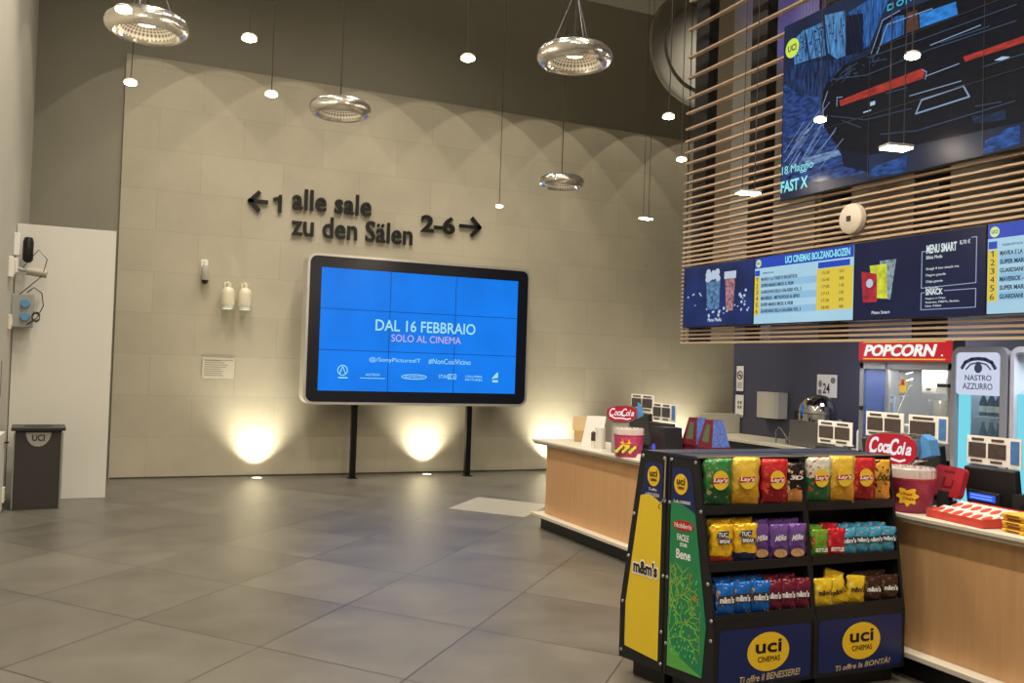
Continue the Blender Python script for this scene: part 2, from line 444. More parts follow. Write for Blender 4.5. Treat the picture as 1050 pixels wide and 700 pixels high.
lg.stroke([(fx(.64), fz(.88)), (fx(.68), fz(.88)), (fx(.68), fz(.84)), (fx(.64), fz(.84))], .008, -.002, -.001, True)
lg.prism([(fx(.87), fz(.87)), (fx(.895), fz(.82)), (fx(.905), fz(.81)), (fx(.905), fz(.86))], -.002, -.001)
lg.box(fx(.875), fx(.905), -.002, -.001, fz(.90), fz(.88))
lg.done('logo_marks', cy, t)
text(t, 'ASTREX', fx(.225), fx(.295), fz(.87), fz(.85), cy)
text(t, 'ELEVENTH', fx(.42), fx(.51), fz(.88), fz(.86), cy)
text(t, 'STAGE 6', fx(.59), fx(.675), fz(.875), fz(.845), cy)
text(t, 'COLUMBIA', fx(.73), fx(.82), fz(.863), fz(.845), cy); text(t, 'PICTURES', fx(.73), fx(.82), fz(.892), fz(.873), cy)
# --- big display on the slats
t = thing('video_wall', 'huge screen of tiled panels showing a black car from behind', 'screen', (5.47, 6.42, 3.25), -PI/2)
W3, H3 = 3.09, 1.58
MB().box(0, W3, .0, .06, 0, H3, .004).done('housing', black, t)
MB().box(.006, W3-.006, -.003, .0, .006, H3-.006).done('display', G('night_blue', (22, 38, 70), .8, .35, 3), t)
PL = {"road":[[0.01,1.07],[0.15,0.95],[0.49,0.86],[0.5,0.6],[0.6,0.46],[0.75,0.26],[1.04,0.14],[1.04,0.07],[0.03,0.12]],"bld1":[[0.12,1.41],[0.26,1.47],[0.33,1.18],[0.15,1.19]],"bld2":[[0.27,1.46],[0.49,1.46],[0.53,1.16],[0.35,1.18]],"bld3":[[0.51,1.51],[0.74,1.47],[0.76,1.09],[0.66,1.09],[0.55,1.18]],"bld4":[[1.0,1.47],[1.2,1.4],[1.12,1.27],[1.01,1.09],[0.79,1.09],[0.78,1.44]],"bldd":[[0.76,1.42],[0.94,1.38],[0.95,1.06],[0.77,1.05]],"crowd":[[0.01,1.09],[0.14,1.19],[0.66,1.09],[0.92,1.07],[0.56,0.94],[0.5,0.81],[0.15,0.95]],"body":[[0.51,0.86],[0.56,0.92],[0.74,1.01],[1.01,1.02],[1.07,1.14],[1.15,1.25],[1.31,1.27],[1.76,1.24],[2.7,1.22],[2.85,1.0],[2.95,.9],[2.95,.5],[2.7,.2],[2.34,0.17],[1.97,0.18],[1.03,0.21],[0.73,0.32],[0.6,0.46],[0.51,0.6]],"under":[[0.72,0.34],[1.03,0.21],[1.04,0.07],[0.77,0.17]],"win":[[1.5,1.18],[1.82,1.16],[1.84,1.06],[1.51,1.07]],"win2":[[1.16,1.2],[1.28,1.24],[1.36,1.22],[1.36,1.07],[1.13,1.06]],"pil":[[1.38,1.23],[1.48,1.22],[1.5,1.07],[1.39,1.07]],"tl1":[[0.7,0.73],[1.53,0.76],[1.56,0.72],[1.55,0.68],[0.72,0.68]],"tl2":[[1.89,0.74],[2.73,0.74],[2.73,0.69],[1.91,0.7]],"b1":[[1.04,0.63],[1.09,0.63],[1.09,0.6],[1.04,0.6]],"b2":[[2.14,0.64],[2.2,0.65],[2.26,0.63],[2.21,0.62]],"b3":[[0.97,0.57],[1.05,0.57],[1.05,0.56],[0.97,0.56]],"r1":[[2.06,0.01],[2.08,0.1],[2.25,0.15],[2.34,0.15],[2.34,0.03]],"r2":[[0.28,0.33],[0.7,0.32],[0.74,0.27],[0.35,0.25]],"r3":[[1.04,0.03],[1.08,0.11],[1.42,0.13],[1.4,0.01]],"glow":[[1.97,0.3],[2.1,0.28],[2.23,0.28],[2.24,0.21],[1.99,0.24]]}
ST = {"plate":[[1.49,0.43],[1.54,0.52],[1.9,0.53],[1.95,0.44],[1.49,.43]],"s1":[[1.58,0.69],[1.86,0.7]],"s2":[[0.68,0.69],[0.68,0.76],[0.74,0.75]],"s3":[[1.43,0.58],[1.88,0.57]],"s4":[[0.53,0.54],[0.52,0.74],[0.57,0.84]],"s5":[[1.04,1.02],[1.15,1.25],[1.32,1.27]],"s6":[[1.61,0.91],[2.03,0.92]],"s7":[[1.1,1.0],[1.2,1.2],[1.62,1.18]],"s8":[[1.54,0.75],[1.58,0.72],[1.57,0.67]]}
colr = {'road': ('blue_road', (40, 66, 122), .6), 'bld1': ('sky_blue', (74, 128, 182), .5), 'bld2': ('sky_blue', 0, 0), 'bld3': ('sky_blue', 0, 0), 'bld4': ('mid_blue', (40, 92, 160), .5),
        'bldd': ('deep_navy', (12, 24, 44), .2), 'crowd': ('crowd_blue', (30, 52, 92), .8), 'body': ('car_black', (14, 18, 26), .3), 'under': ('deep_navy', 0, 0),
        'win': ('window_blue', (46, 128, 210), .3), 'win2': ('mid_blue', 0, 0), 'pil': ('brown_glow', (92, 58, 50), .2), 'tl1': ('tail_red', (166, 54, 44), .25), 'tl2': ('tail_red', 0, 0),
        'b1': ('pale_light', (176, 206, 232), 0), 'b2': ('pale_light', 0, 0), 'b3': ('pale_light', 0, 0), 'r1': ('wet_blue', (38, 76, 140), .5), 'r2': ('steel_blue', (110, 140, 180), .5), 'r3': ('wet_blue', 0, 0), 'glow': ('dim_blue', (26, 46, 76), .4)}
def gm(k):
    nm, c, v = colr[k]
    return MC.get('screen_'+nm) or glow('screen_'+nm, c, .85, .15, min(.95, v*1.5), 9, .12, (5, 1, .8) if nm in ('sky_blue', 'mid_blue', 'crowd_blue') else (1.2, 1, 4))
art = None
order = ['road', 'bld1', 'bld2', 'bld3', 'bld4', 'bldd', 'crowd', 'r1', 'r2', 'r3', 'under', 'body', 'win', 'win2', 'pil', 'tl1', 'tl2', 'b1', 'b2', 'b3', 'glow']
nmz = {'road': 'picture_street', 'crowd': 'picture_crowd', 'body': 'picture_car', 'tl1': 'picture_tail_light', 'tl2': 'picture_tail_light', 'win': 'picture_window', 'win2': 'picture_window'}
lay = -.0035
for k in order:
    nm = nmz.get(k, 'picture_building' if k.startswith('bl') else 'picture_reflection')
    flat(t, nm, PL[k], gm(k), lay, .0012); lay -= .0003
b = MB()
for k, pts in ST.items(): b.stroke(pts, .012 if k == 'plate' else .007, lay-.001, lay)
for i in range(26):
    x = random.uniform(.03, .5); zz = random.uniform(.18, .55); d = random.uniform(.1, .3)
    b.stroke([(x, zz), (x+d, min(zz+d*random.uniform(.6, 1.1), .9))], .004, lay-.001, lay)
b.done('picture_highlight', G('highlight', (150, 176, 214), .7), t)
b = MB()
for pts in ([(1.0, 1.0), (1.5, .98), (2.3, .97)], [(.60, .93), (1.0, .86), (1.6, .88), (2.3, .86)], [(1.1, 1.02), (1.05, .95), (1.2, .93)], [(.62, .62), (1.0, .5), (1.45, .48)], [(2.05, .62), (2.4, .62)], [(1.2, .66), (1.4, .65)], [(1.15, .35), (1.5, .3), (2.3, .32)], [(1.7, .9), (2.1, .89)], [(.75, .55), (.95, .45)], [(2.0, .36), (2.2, .34)], [(.72, .95), (.9, .99)], [(.66, .90), (.85, .95)]):
    b.stroke(pts, .008, lay-.001, lay)
for i in range(30):
    x = random.uniform(.6, 1.1); zz = random.uniform(.88, 1.0); b.stroke([(x, zz), (x+random.uniform(-.04, .05), zz+random.uniform(-.02, .03))], .006, lay-.001, lay)
b.done('picture_reflection_line', G('car_line', (60, 78, 104), .7), t)
b = MB()
for i in range(40):
    x = random.uniform(.14, .74); zz = random.uniform(1.2, 1.42); b.box(x, x+.02, lay-.0012, lay, zz, zz+.012)
for i in range(16):
    x = random.uniform(.2, 1.0); b.stroke([(x, 1.05), (x-.08, 1.42)], .006, lay-.0012, lay)
b.done('picture_window_row', G('deep_navy2', (14, 30, 60)), t)
b = MB(); b.stroke([(1.2, 1.31), (1.25, 1.31), (1.25, 1.35), (1.2, 1.35)], .01, lay-.001, lay, True); b.stroke(ell(1.32, 1.33, .03, .02, 12), .01, lay-.001, lay, True)
b.stroke([(1.38, 1.30), (1.38, 1.35)], .01, lay-.001, lay); b.stroke([(1.42, 1.31), (1.46, 1.35), (1.5, 1.31)], .01, lay-.001, lay)
b.done('picture_neon', G('neon_cyan', (70, 190, 230)), t)
b = MB()
for u in (1.03, 2.06): b.box(u-.003, u+.003, lay-.002, lay-.0012, 0, H3)
for v in (.53, 1.05): b.box(0, W3, lay-.002, lay-.0012, v-.003, v+.003)
b.done('panel_joint', black, t)
lime = G('lime', (214, 240, 90)); dkt = G('ink', (20, 30, 50), .5)
uci_badge(t, .125, 1.345, .085, .085, lime, dkt, lay-.003)
wt = G('white', (226, 240, 240)); bc = G('bright_cyan', (150, 240, 244))
text(t, '18 Maggio', .03, .42, .205, .30, bc, lay-.003)
text(t, 'FAST X', .02, .36, .065, .17, bc, lay-.003, bold=.03)

# --- menu screens
def menu(label, y0, wd):
    t = thing('menu_screen', label, 'screen', (5.49, y0, 2.15), -PI/2, 'menu screens above the bar')
    MB().box(0, wd-.006, .0, .055, 0, .625, .003).done('housing', black, t)
    return t
nv = G('navy', (22, 30, 66), .8, .25, 2)
# 1 : drinks picture
t = menu('leftmost menu screen, dark blue with popcorn and a drink cup', 7.905, 1.135)
MB().box(.008, 1.12, -.003, 0, .008, .617).done('display', G('popcorn_navy', (24, 44, 100), .8, .5, 3), t)
wcol = G('popcorn_white', (200, 216, 236), .8)
b = MB()
random.seed(3)
for i in range(34):
    x = random.choice((random.uniform(.04, .32), random.uniform(.85, 1.1), random.uniform(.4, .75))); zz = random.uniform(.14, .34) if x < .35 or x > .8 else random.uniform(.10, .2)
    r = random.uniform(.007, .017); b.prism(ell(x, zz, r, r*random.uniform(.7, 1.1), 7), -.005, -.003)
b.done('picture_popcorn', wcol, t)
b = MB(); b.prism([(.42, .17), (.61, .17), (.63, .46), (.40, .46)], -.005, -.003); b.done('picture_tub', G('tub_blue', (86, 128, 170), .8, .7, 25), t)
b = MB()
for i in range(16):
    b.prism(ell(.42+random.random()*.2, .47+random.random()*.08, .035, .03, 9), -.0065, -.005)
b.done('picture_popcorn', wcol, t)
b = MB(); b.prism([(.73, .15), (.83, .15), (.86, .50), (.70, .50)], -.005, -.003); b.done('picture_cup', G('cup_pink', (170, 120, 130), .8, .8, 30), t)
b = MB(); b.prism([(.69, .46), (.87, .46), (.87, .53), (.69, .53)], -.0065, -.005); b.done('picture_cup_lid', wcol, t)
text(t, 'Menu Media', .44, .66, .05, .085, wt, -.006)
# schedules
def schedule(t, wd, zoomed=False):
    MB().box(.008, wd-.012, -.003, 0, .008, .617).done('display', G('ice', (176, 218, 240), .85, .05, 2), t)
    flat(t, 'header_bar', [(.008, .52), (wd-.012, .52), (wd-.012, .617), (.008, .617)], G('royal', (40, 74, 190)), -.0045)
    bl = G('pale_rows', (150, 200, 232), .85)
    for k in range(3):
        zz = .40-k*.122
        flat(t, 'row_band', [(.1, zz-.06), (wd*.66, zz-.06), (wd*.66, zz), (.1, zz)], bl, -.0045)
    ye = G('sun_yellow', (232, 206, 70)); k2 = G('grey_ink', (50, 70, 90), .6)
    flat(t, 'number_column', [(.012, .09), (.085, .09), (.085, .44), (.012, .44)], ye, -.006)
    uci_badge(t, .06, .565, .036, .036, G('pale_lime', (220, 240, 170)), dkt, -.006)
    text(t, 'UCI CINEMAS BOLZANO-BOZEN', .42, wd-.05, .535, .60, bc, -.006, bold=.03)
    text(t, 'PROSSIMI SPETTACOLI', .12, .27, .462, .477, k2, -.006)
    flat(t, 'blue_box', [(.015, .45), (.08, .45), (.08, .50), (.015, .50)], G('royal', 0), -.006)
    flat(t, 'blue_box', [(wd*.67, .455), (wd*.96, .455), (wd*.96, .505), (wd*.67, .505)], G('royal', 0), -.006)
    flat(t, 'time_column', [(wd*.66, .10), (wd-.015, .10), (wd-.015, .45), (wd*.66, .45)], ye, -.006)
    names = ['MAVKA E LA FORESTA INCANTATA', 'SUPER MARIO BROS. IL FILM', 'GUARDIANI DELLA GALASSIA VOL. 3', 'MAVERICK - METROPOLIS AL BIVIO', 'SUPER MARIO BROS. IL FILM', 'GUARDIANI DELLA GALASSIA VOL. 3']
    tm = ['15:30', '16:45', '17:00', '17:15', '17:30', '18:00']; st = ['101', '88', '118', '130', '85', '98']
    for i in range(6):
        zz = .395-i*.0585
        (one(t, .036, .056, zz, zz+.042, k2, -.0075) if i == 0 else text(t, str(i+1), .032, .065, zz, zz+.042, k2, -.0075))
        text(t, names[i], .105, .105+.017*len(names[i]), zz+.004, zz+.036, k2, -.0075, bold=.03)
        text(t, tm[i], wd*.71, wd*.78, zz+.006, zz+.032, k2, -.0075); text(t, st[i], wd*.87, wd*.91, zz+.006, zz+.032, k2, -.0075)
t = menu('pale screen listing six films under a blue header, between two dark menus', 6.77, 1.24)
schedule(t, 1.24)
# 3 : snack menu
t = menu('dark menu screen with red and yellow snack packs and MENU SMART text', 5.53, 1.2)
MB().box(.004, 1.19, -.003, 0, .008, .617).done('display', nv, t)
flat(t, 'picture_cup', [(.30, .17), (.37, .15), (.42, .46), (.26, .46)], G('cup_silver', (140, 160, 170), .8, .6, 25), -.0045)
flat(t, 'picture_yellow_pack', [(.2, .17), (.34, .16), (.33, .43), (.16, .43)], G('pack_yellow', (214, 220, 60), .8, .3, 20), -.006)
flat(t, 'picture_red_pack', [(.10, .14), (.24, .14), (.235, .36), (.075, .39)], G('pack_red', (176, 44, 60), .8, .4, 25), -.0075)
flat(t, 'picture_logo', ell(.165, .29, .035, .035, 14), wcol, -.009)
text(t, 'Menu Smart', .19, .37, .045, .07, wt, -.006)
pale = G('pale_line', (170, 190, 220), .8)
b = MB(); b.stroke([(.70, .49), (.66, .49), (.66, .22), (1.12, .23), (1.12, .55), (1.08, .55)], .005, -.005, -.003)
b.stroke([(.69, .185), (.66, .185), (.66, .06), (1.12, .06), (1.12, .19), (.86, .19)], .005, -.005, -.003); b.done('menu_frame_line', pale, t)
text(t, 'MENU SMART', .70, .96, .47, .535, wt, -.005, bold=.03); text(t, '8,70 €', .985, 1.07, .505, .54, wt, -.005)
text(t, 'Bibita Media', .70, .84, .43, .455, wt, -.005)
for i, s in enumerate(('Scegli il tuo snack tra', 'Fingers grande', 'Chips grande', 'Il Sacchi')):
    text(t, s, .70, .70+.0122*len(s), .345-i*.047, .368-i*.047, wt, -.005)
text(t, 'SNACK', .70, .85, .165, .21, wt, -.005, bold=.03)
for i, s in enumerate(('Fingers o Chips', 'Smarties, M&M\'s, Skittles', 'Lion, Kitkat')):
    text(t, s, .70, .70+.0115*len(s), .13-i*.027, .147-i*.027, wt, -.005)
t = menu('pale film schedule screen at the right edge beside the dark menu', 4.33, 1.2)
schedule(t, 1.2)

# round speaker on slats
t = thing('wall_speaker', 'round cream speaker disc on the slats above the menu screens', 'speaker', (5.54, 5.6, 2.985), -PI/2)
M = Matrix.Rotation(PI/2, 4, 'X')
MB().lathe([(0, .06), (.10, .06), (.122, .045), (.128, .02), (.128, 0), (0, 0)], 32, M).done('disc', mat('cream_disc', (186, 176, 162), .5), t, True)
MB().box(-.022, .022, -.068, -.058, -.022, .022, .003).done('centre_mark', black, t)

# ------------------------------------------------------------------ WALL LETTERING
ink3 = mat('black_letters', (20, 20, 20), .45)
t = thing('wall_sign', 'black arrow pointing left with the numeral 1 on the tiled wall', 'sign', (0, 13.35, 0))
def arrow(parent, x0, x1, zc, h, left):
    b = MB(); s = 1 if left else -1; tip = x0 if left else x1
    b.stroke([(tip+s*.03, zc), (x1 if left else x0, zc)], .052, -.05, -.012)
    b.stroke([(tip+s*h*.62, zc+h/2), (tip+s*.035, zc), (tip+s*h*.62, zc-h/2)], .058, -.05, -.012)
    return b.done('arrow', ink3, parent)
arrow(t, 1.77, 2.04, 3.93, .25, True)
one(t, 2.13, 2.25, 3.80, 4.055, ink3, -.05, .04)
t = thing('wall_sign', 'black letters reading alle sale zu den Sälen above the blue screen', 'sign', (0, 13.35, 0))
text(t, 'alle sale', 2.40, 3.58, 3.865, 4.175, ink3, -.05, .04, bold=.015)
text(t, 'zu den Sälen', 2.40, 4.24, 3.485, 3.805, ink3, -.05, .04, bold=.015)
t = thing('wall_sign', 'black numerals 2-6 with an arrow pointing right on the tiled wall', 'sign', (0, 13.35, 0))
text(t, '2-6', 4.37, 4.93, 3.71, 3.985, ink3, -.05, .04, bold=.03, name='numeral')
arrow(t, 5.02, 5.38, 3.865, .26, False)

# ------------------------------------------------------------------ things on tiled wall
t = thing('wall_camera', 'small pale security camera with dark lens, left of two wall lamps', 'camera', (1.22, 13.35, 2.7))
MB().box(-.045, .05, -.03, 0, .12, .34, .008).done('mount', white, t)
MB().lathe([(0, .26), (.04, .255), (.055, .22), (.058, .06), (.05, .05), (0, .05)], 20, Matrix.Translation((.01, -.09, 0))).done('body', mat('camera_grey', (170, 166, 156), .4), t, True)
MB().lathe([(0, -.01), (.03, .0), (.045, .03), (.048, .055), (0, .055)], 16, Matrix.Translation((.01, -.09, 0))).done('lens', black, t, True)
MB().tube([(.01, -.09, .25), (.01, -.07, .31), (.01, -.02, .33)], .012).done('bracket', white, t)
def wl(x, label):
    t = thing('wall_lamp', label, 'wall lamp', (x, 13.35, 2.34), 0, 'pair of white wall lamps')
    MB().lathe([(0, .33), (.05, .325), (.08, .29), (.09, .24), (.09, .08), (0, .08)], 24, Matrix.Translation((0, -.13, 0))).done('lamp_shade', ivory, t, True)
    MB().lathe([(.082, .08), (.08, .03), (.06, .015), (0, .01)], 24, Matrix.Translation((0, -.13, 0))).done('lens', mat('frosted_glass', (214, 218, 204), .25), t, True)
    MB().tube([(0, -.13, .31), (.0, -.12, .38), (0, -.06, .40), (0, 0, .36)], .013).done('arm', ivory, t)
    MB().box(-.05, .05, -.03, 0, .28, .40, .005).done('mount', ivory, t)
wl(1.545, 'left one of two cream cup-shaped wall lamps beside the blue screen')
wl(1.775, 'right one of two cream cup-shaped wall lamps beside the blue screen')
t = thing('notice_board', 'small clear notice plate with a printed plan below the wall lamps', 'notice', (1.25, 13.35, 1.38))
MB().box(0, .43, -.008, 0, 0, .29, .002).done('plate', mat('notice_plate', (196, 190, 172), .3), t)
b = MB()
for i in range(8): b.box(.03, .03+random.uniform(.2, .36), -.0095, -.008, .04+i*.03, .046+i*.03)
b.box(.02, .41, -.0095, -.008, .255, .262); b.done('print', mat('faint_print', (120, 116, 104), .6), t)

# ------------------------------------------------------------------ left wall fittings
t = thing('junction_box', 'grey electrical box with two blue sockets and hanging cables by partition', 'socket box', (-.97, 11.5, 2.0), PI/2)
MB().box(-.02, .10, -.22, 0, -.05, .32, .01).done('body', mat('box_grey', (150, 150, 146), .5), t)
for z in (.02, .17):
    M = Matrix.Translation((-.02, -.14, z+.05)) @ Matrix.Rotation(-PI/2, 4, 'Y')
    MB().lathe([(0, .03), (.045, .03), (.05, 0), (0, 0)], 16, M).done('socket', mat('socket_blue', (90, 140, 176), .4), t, True)
MB().tube([(-.03, -.15, .34), (-.05, -.22, .4), (-.06, -.3, .34), (-.05, -.32, .2), (-.05, -.26, .06), (-.04, -.16, -.02)], .006).done('cable', black, t)
b = MB()
for k in range(3): b.tube([(-.06+.01*sin(i), -.25+.04*cos(i*.9+k), .06+.05*sin(i*.9+k)+.01*k) for i in range(8)], .005)
b.done('cable_coil', black, t)
t = thing('wall_camera', 'silver bullet camera on the left wall above the socket box', 'camera', (-.97, 11.5, 2.62), PI/2)
MB().box(-.05, .05, -.05, 0, -.06, .10, .006).done('mount', white, t)
M = Matrix.Translation((-.02, -.12, -.04)) @ Matrix.Rotation(-1.45, 4, 'X') @ Matrix.Rotation(PI, 4, 'X')
MB().tube([(0, -.03, 0), (-.01, -.1, -.03), (-.02, -.15, -.035)], .018).done('arm', steel, t)
MB().tube([(-.02, -.14, -.035), (-.03, -.34, -.06)], .048, 16).done('body', mat('camera_silver', (176, 168, 156), .3, .4), t, True)
MB().tube([(-.02, -.1, .0), (-.1, -.25, .2), (-.1, -.34, .1), (-.06, -.3, -.08), (-.02, -.08, -.3)], .005).done('cable', black, t)
t = thing('alarm_beacon', 'black and white alarm device on the left wall above the camera', 'alarm', (-.97, 11.5, 2.8), PI/2)
MB().box(-.05, .04, -.06, 0, -.05, .20, .006).done('base', white, t)
MB().lathe([(0, .14), (.04, .13), (.055, .08), (.055, -.12), (.03, -.15), (0, -.15)], 16, Matrix.Translation((-.0, -.14, .03))).done('horn', black, t, True)
t = thing('wall_switch', 'pair of small white control boxes on the left wall', 'switch', (-.97, 11.05, 2.57), PI/2)
MB().box(-.10, .0, -.05, 0, -.10, .12, .006).done('housing', white, t)
MB().box(.06, .16, -.05, 0, -.06, .10, .006).done('cover', ivory, t)
t = thing('wall_switch', 'white wall junction cover below the alarm fittings by the socket box', 'switch', (-.97, 11.25, 2.0), PI/2)
MB().box(-.06, .06, -.03, 0, -.08, .08, .006).done('housing', ivory, t)
MB().box(-.03, .03, -.036, -.03, -.04, .04, .003).done('rocker', white, t)
t = thing('door_edge', 'white cabinet edge with hinges on the left wall near the bin', 'door', (-.968, 10.6, 0), PI/2)
MB().box(-.6, .28, -.05, 0, .02, .84, .004).done('leaf', pm, t)
MB().box(.2, .29, -.07, -.04, .1, .26, .004).done('hinge', ivory, t)
MB().box(.18, .26, -.09, -.05, .72, .735, .003).done('handle', black, t)
text(tag(thing('wall_label', 'small dark vertical writing on the left wall', 'label', (-.97, 10.72, 1.2), PI/2)) , 'UCI CINEMAS', -.02, .04, 0, .38, mat('grey_ink', (90, 88, 84), .6), -.002)

# ------------------------------------------------------------------ BIN
t = thing('litter_bin', 'dark grey square litter bin with round top opening beside partition', 'litter bin', (-.84, 10.92, 0), .06)
bd = mat('bin_dark', (52, 48, 46), .5, 0, .05, 6)
MB().box(.01, .45, .01, .44, .0, .84, .006).done('body', bd, t)
b = MB(); b.box(.447, .47, .0, .03, .01, .82, .002); b.box(.447, .47, .42, .45, .01, .82, .002); b.box(-.005, .01, 0, .03, .01, .82, .002)
b.done('corner_strip', mat('alu_strip', (170, 168, 164), .35, .8), t)
MB().box(-.03, .49, -.03, .47, .84, .875, .005).done('lid', mat('bin_lid', (40, 38, 38), .4), t)
MB().lathe([(0, .8765), (.13, .8765), (.15, .879), (.15, .875), (0, .875)], 28, Matrix.Translation((.23, .22, 0))).done('opening', blk_ink, t, True)
d = flat(t, 'round_badge', [(.23+.12*cos(a*PI/12), .82+.15*sin(a*PI/12)*-1) for a in range(13)], mat('badge_grey', (150, 148, 140), .4), .007)
text(d, 'UCI', .17, .29, .73, .80, blk_ink, .004, .001, bold=.02)
for sx in (.04, .42):
    MB().cyl(sx, .08, 0, .01, .02, 12).done('foot', black, t)

# ------------------------------------------------------------------ PENDANTS
spun = mat('spun_silver', (205, 200, 190), .2, .9, .1, 18, .3, 30)
def mesh_reflector():
    m, n, b = nt_new('perforated_reflector'); L = n.links
    tc = n.nodes.new('ShaderNodeTexCoord')
    sp = n.nodes.new('ShaderNodeSeparateXYZ'); L.new(tc.outputs['Object'], sp.inputs[0])
    def M(op, a, c=None, v=None):
        q = n.nodes.new('ShaderNodeMath'); q.operation = op; L.new(a, q.inputs[0])
        if c is not None: L.new(c, q.inputs[1])
        if v is not None: q.inputs[1].default_value = v
        return q.outputs[0]
    th = M('MULTIPLY', M('ARCTAN2', sp.outputs['X'], sp.outputs['Y']), v=20)
    rr = M('MULTIPLY', M('SQRT', M('ADD', M('MULTIPLY', sp.outputs['X'], sp.outputs['X']), M('MULTIPLY', sp.outputs['Y'], sp.outputs['Y']))), v=200)
    pt = M('MULTIPLY', M('SINE', M('ADD', th, rr)), M('SINE', M('SUBTRACT', th, rr)))
    cr = n.nodes.new('ShaderNodeValToRGB'); cr.color_ramp.elements[0].position = .0; cr.color_ramp.elements[1].position = .35
    cr.color_ramp.elements[0].color = (.75, .72, .66, 1); cr.color_ramp.elements[1].color = (.22, .2, .17, 1)
    L.new(pt, cr.inputs[0]); L.new(cr.outputs[0], b.inputs['Base Color'])
    b.inputs['Metallic'].default_value = .6; b.inputs['Roughness'].default_value = .45
    return m
refl = mesh_reflector()
cordm = mat('dark_cord', (40, 36, 32), .6)
warm = glow('lamp_warm', (255, 232, 190), 11)
def light(kind, name, loc, e, col=(1, .84, .62), size=.05, parent=None, **k):
    l = bpy.data.lights.new(name, kind); l.energy = e; l.color = col
    if kind == 'POINT': l.shadow_soft_size = size
    if kind == 'SPOT':
        l.shadow_soft_size = size; l.spot_size = k.get('ang', 1); l.spot_blend = k.get('blend', .3)
    if kind == 'AREA': l.size = size; l.shape = 'DISK'
    o = bpy.data.objects.new(name, l); C.objects.link(o); o.location = loc
    if 'aim' in k:
        o.rotation_euler = (Vector(k['aim'])-Vector(loc)).to_track_quat('-Z', 'Y').to_euler()
    if parent: o.parent = parent
    return o
def ring_lamp(loc, label, wires):
    t = thing('ring_pendant', label, 'pendant lamp', loc, random.random(), 'round silver pendant lamps')
    prof = [(.10, .055), (.16, .062), (.21, .05), (.24, .025), (.25, -.005), (.243, -.035), (.222, -.058), (.195, -.068), (.178, -.06), (.172, -.045)]
    MB().lathe(prof, 48).done('shade', spun, t, True)
    MB().lathe([(.172, -.045), (.155, -.01), (.12, .02), (.07, .035), (0, .038)], 48).done('reflector', refl, t, True)
    MB().lathe([(.10, .055), (.06, .08), (.02, .085), (0, .085)], 24).done('cap', chrome, t, True)
    MB().lathe([(0, .002), (.055, .002), (.062, .012), (.055, .028), (0, .03)], 20).done('bulb', warm, t, True)
    H = ZC-loc[2]
    MB().tube([(0, 0, .08), (.004, 0, .5), (-.004, .003, 1.2), (0, 0, H)], .005, 6).done('cord', cordm, t)
    if wires:
        b = MB()
        for a in (0, 2.1, 4.2): b.tube([(.16*cos(a), .16*sin(a), .06), (0.012*cos(a), .012*sin(a), .42)], .002, 5)
        b.done('suspension_wire', steel, t)
        MB().cyl(0, 0, .41, .47, .02, 14).done('wire_hub', steel, t)
    MB().lathe([(0, H), (.06, H), (.055, H-.03), (0, H-.035)], 20).done('ceiling_rose', white, t, True)
    light('SPOT', 'pendant_light', (0, 0, -.075), 40, size=.06, parent=t, ang=math.radians(165), blend=.8)
ring_lamp((.16, 6.09, 3.76), 'round silver pendant at the upper left corner', True)
ring_lamp((2.74, 5.25, 3.75), 'round silver pendant hung on spread wires, the one nearest the slats at the top', True)
ring_lamp((1.67, 7.29, 3.75), 'round silver pendant above the lettering alle sale', False)
ring_lamp((4.53, 8.9, 3.75), 'smallest and farthest round silver pendant, above the counter end', False)
led = glow('lamp_led', (255, 240, 196), 30)
def drop_lamp(loc, label):
    t = thing('drop_pendant', label, 'pendant lamp', loc, 0, 'small disc pendant lamps')
    MB().lathe([(0, .022), (.03, .02), (.042, .012), (.042, .002)], 20).done('housing', white, t, True)
    MB().lathe([(.042, .002), (.042, -.012), (.03, -.018), (0, -.02)], 20).done('diffuser', led, t, True)
    H = ZC-loc[2]; w = random.uniform(-.015, .015)
    MB().tube([(0, 0, .02), (w, 0, .3), (w*1.4, 0, .7), (-w*.5, w, 1.6), (0, 0, H)], .004, 6).done('cord', cordm, t)
    MB().lathe([(0, H), (.04, H), (.035, H-.02), (0, H-.025)], 16).done('ceiling_rose', white, t, True)
    light('POINT', 'pendant_light', (0, 0, -.06), 13, size=.04, parent=t)
for loc, lb in (((.02, 5.42, 3.6), 'bright disc pendant in front of the upper left silver ring'),
                ((.09, 6.87, 3.6), 'disc pendant directly below the upper left silver ring'),
                ((.71, 5.54, 3.6), 'disc pendant high between the left ring and the ring over the lettering'),
                ((1.02, 6.64, 3.6), 'disc pendant hanging just left of the ring over the lettering'),
                ((1.98, 5.22, 3.6), 'disc pendant high above the blue screen with dark cord'),
                ((4.23, 9.93, 3.6), 'lowest disc pendant, right of the 2-6 arrow'),
                ((3.77, 5.68, 3.6), 'disc pendant on plain grey wall left of the slat ends'),
                ((4.65, 6.78, 3.6), 'disc pendant right at the left ends of the slats'),
                ((4.26, 3.88, 3.6), 'disc pendant shining in front of the car window on the big screen'),
                ((4.77, 5.18, 3.6), 'disc pendant shining in front of the left part of the big screen')):
    drop_lamp(loc, lb)
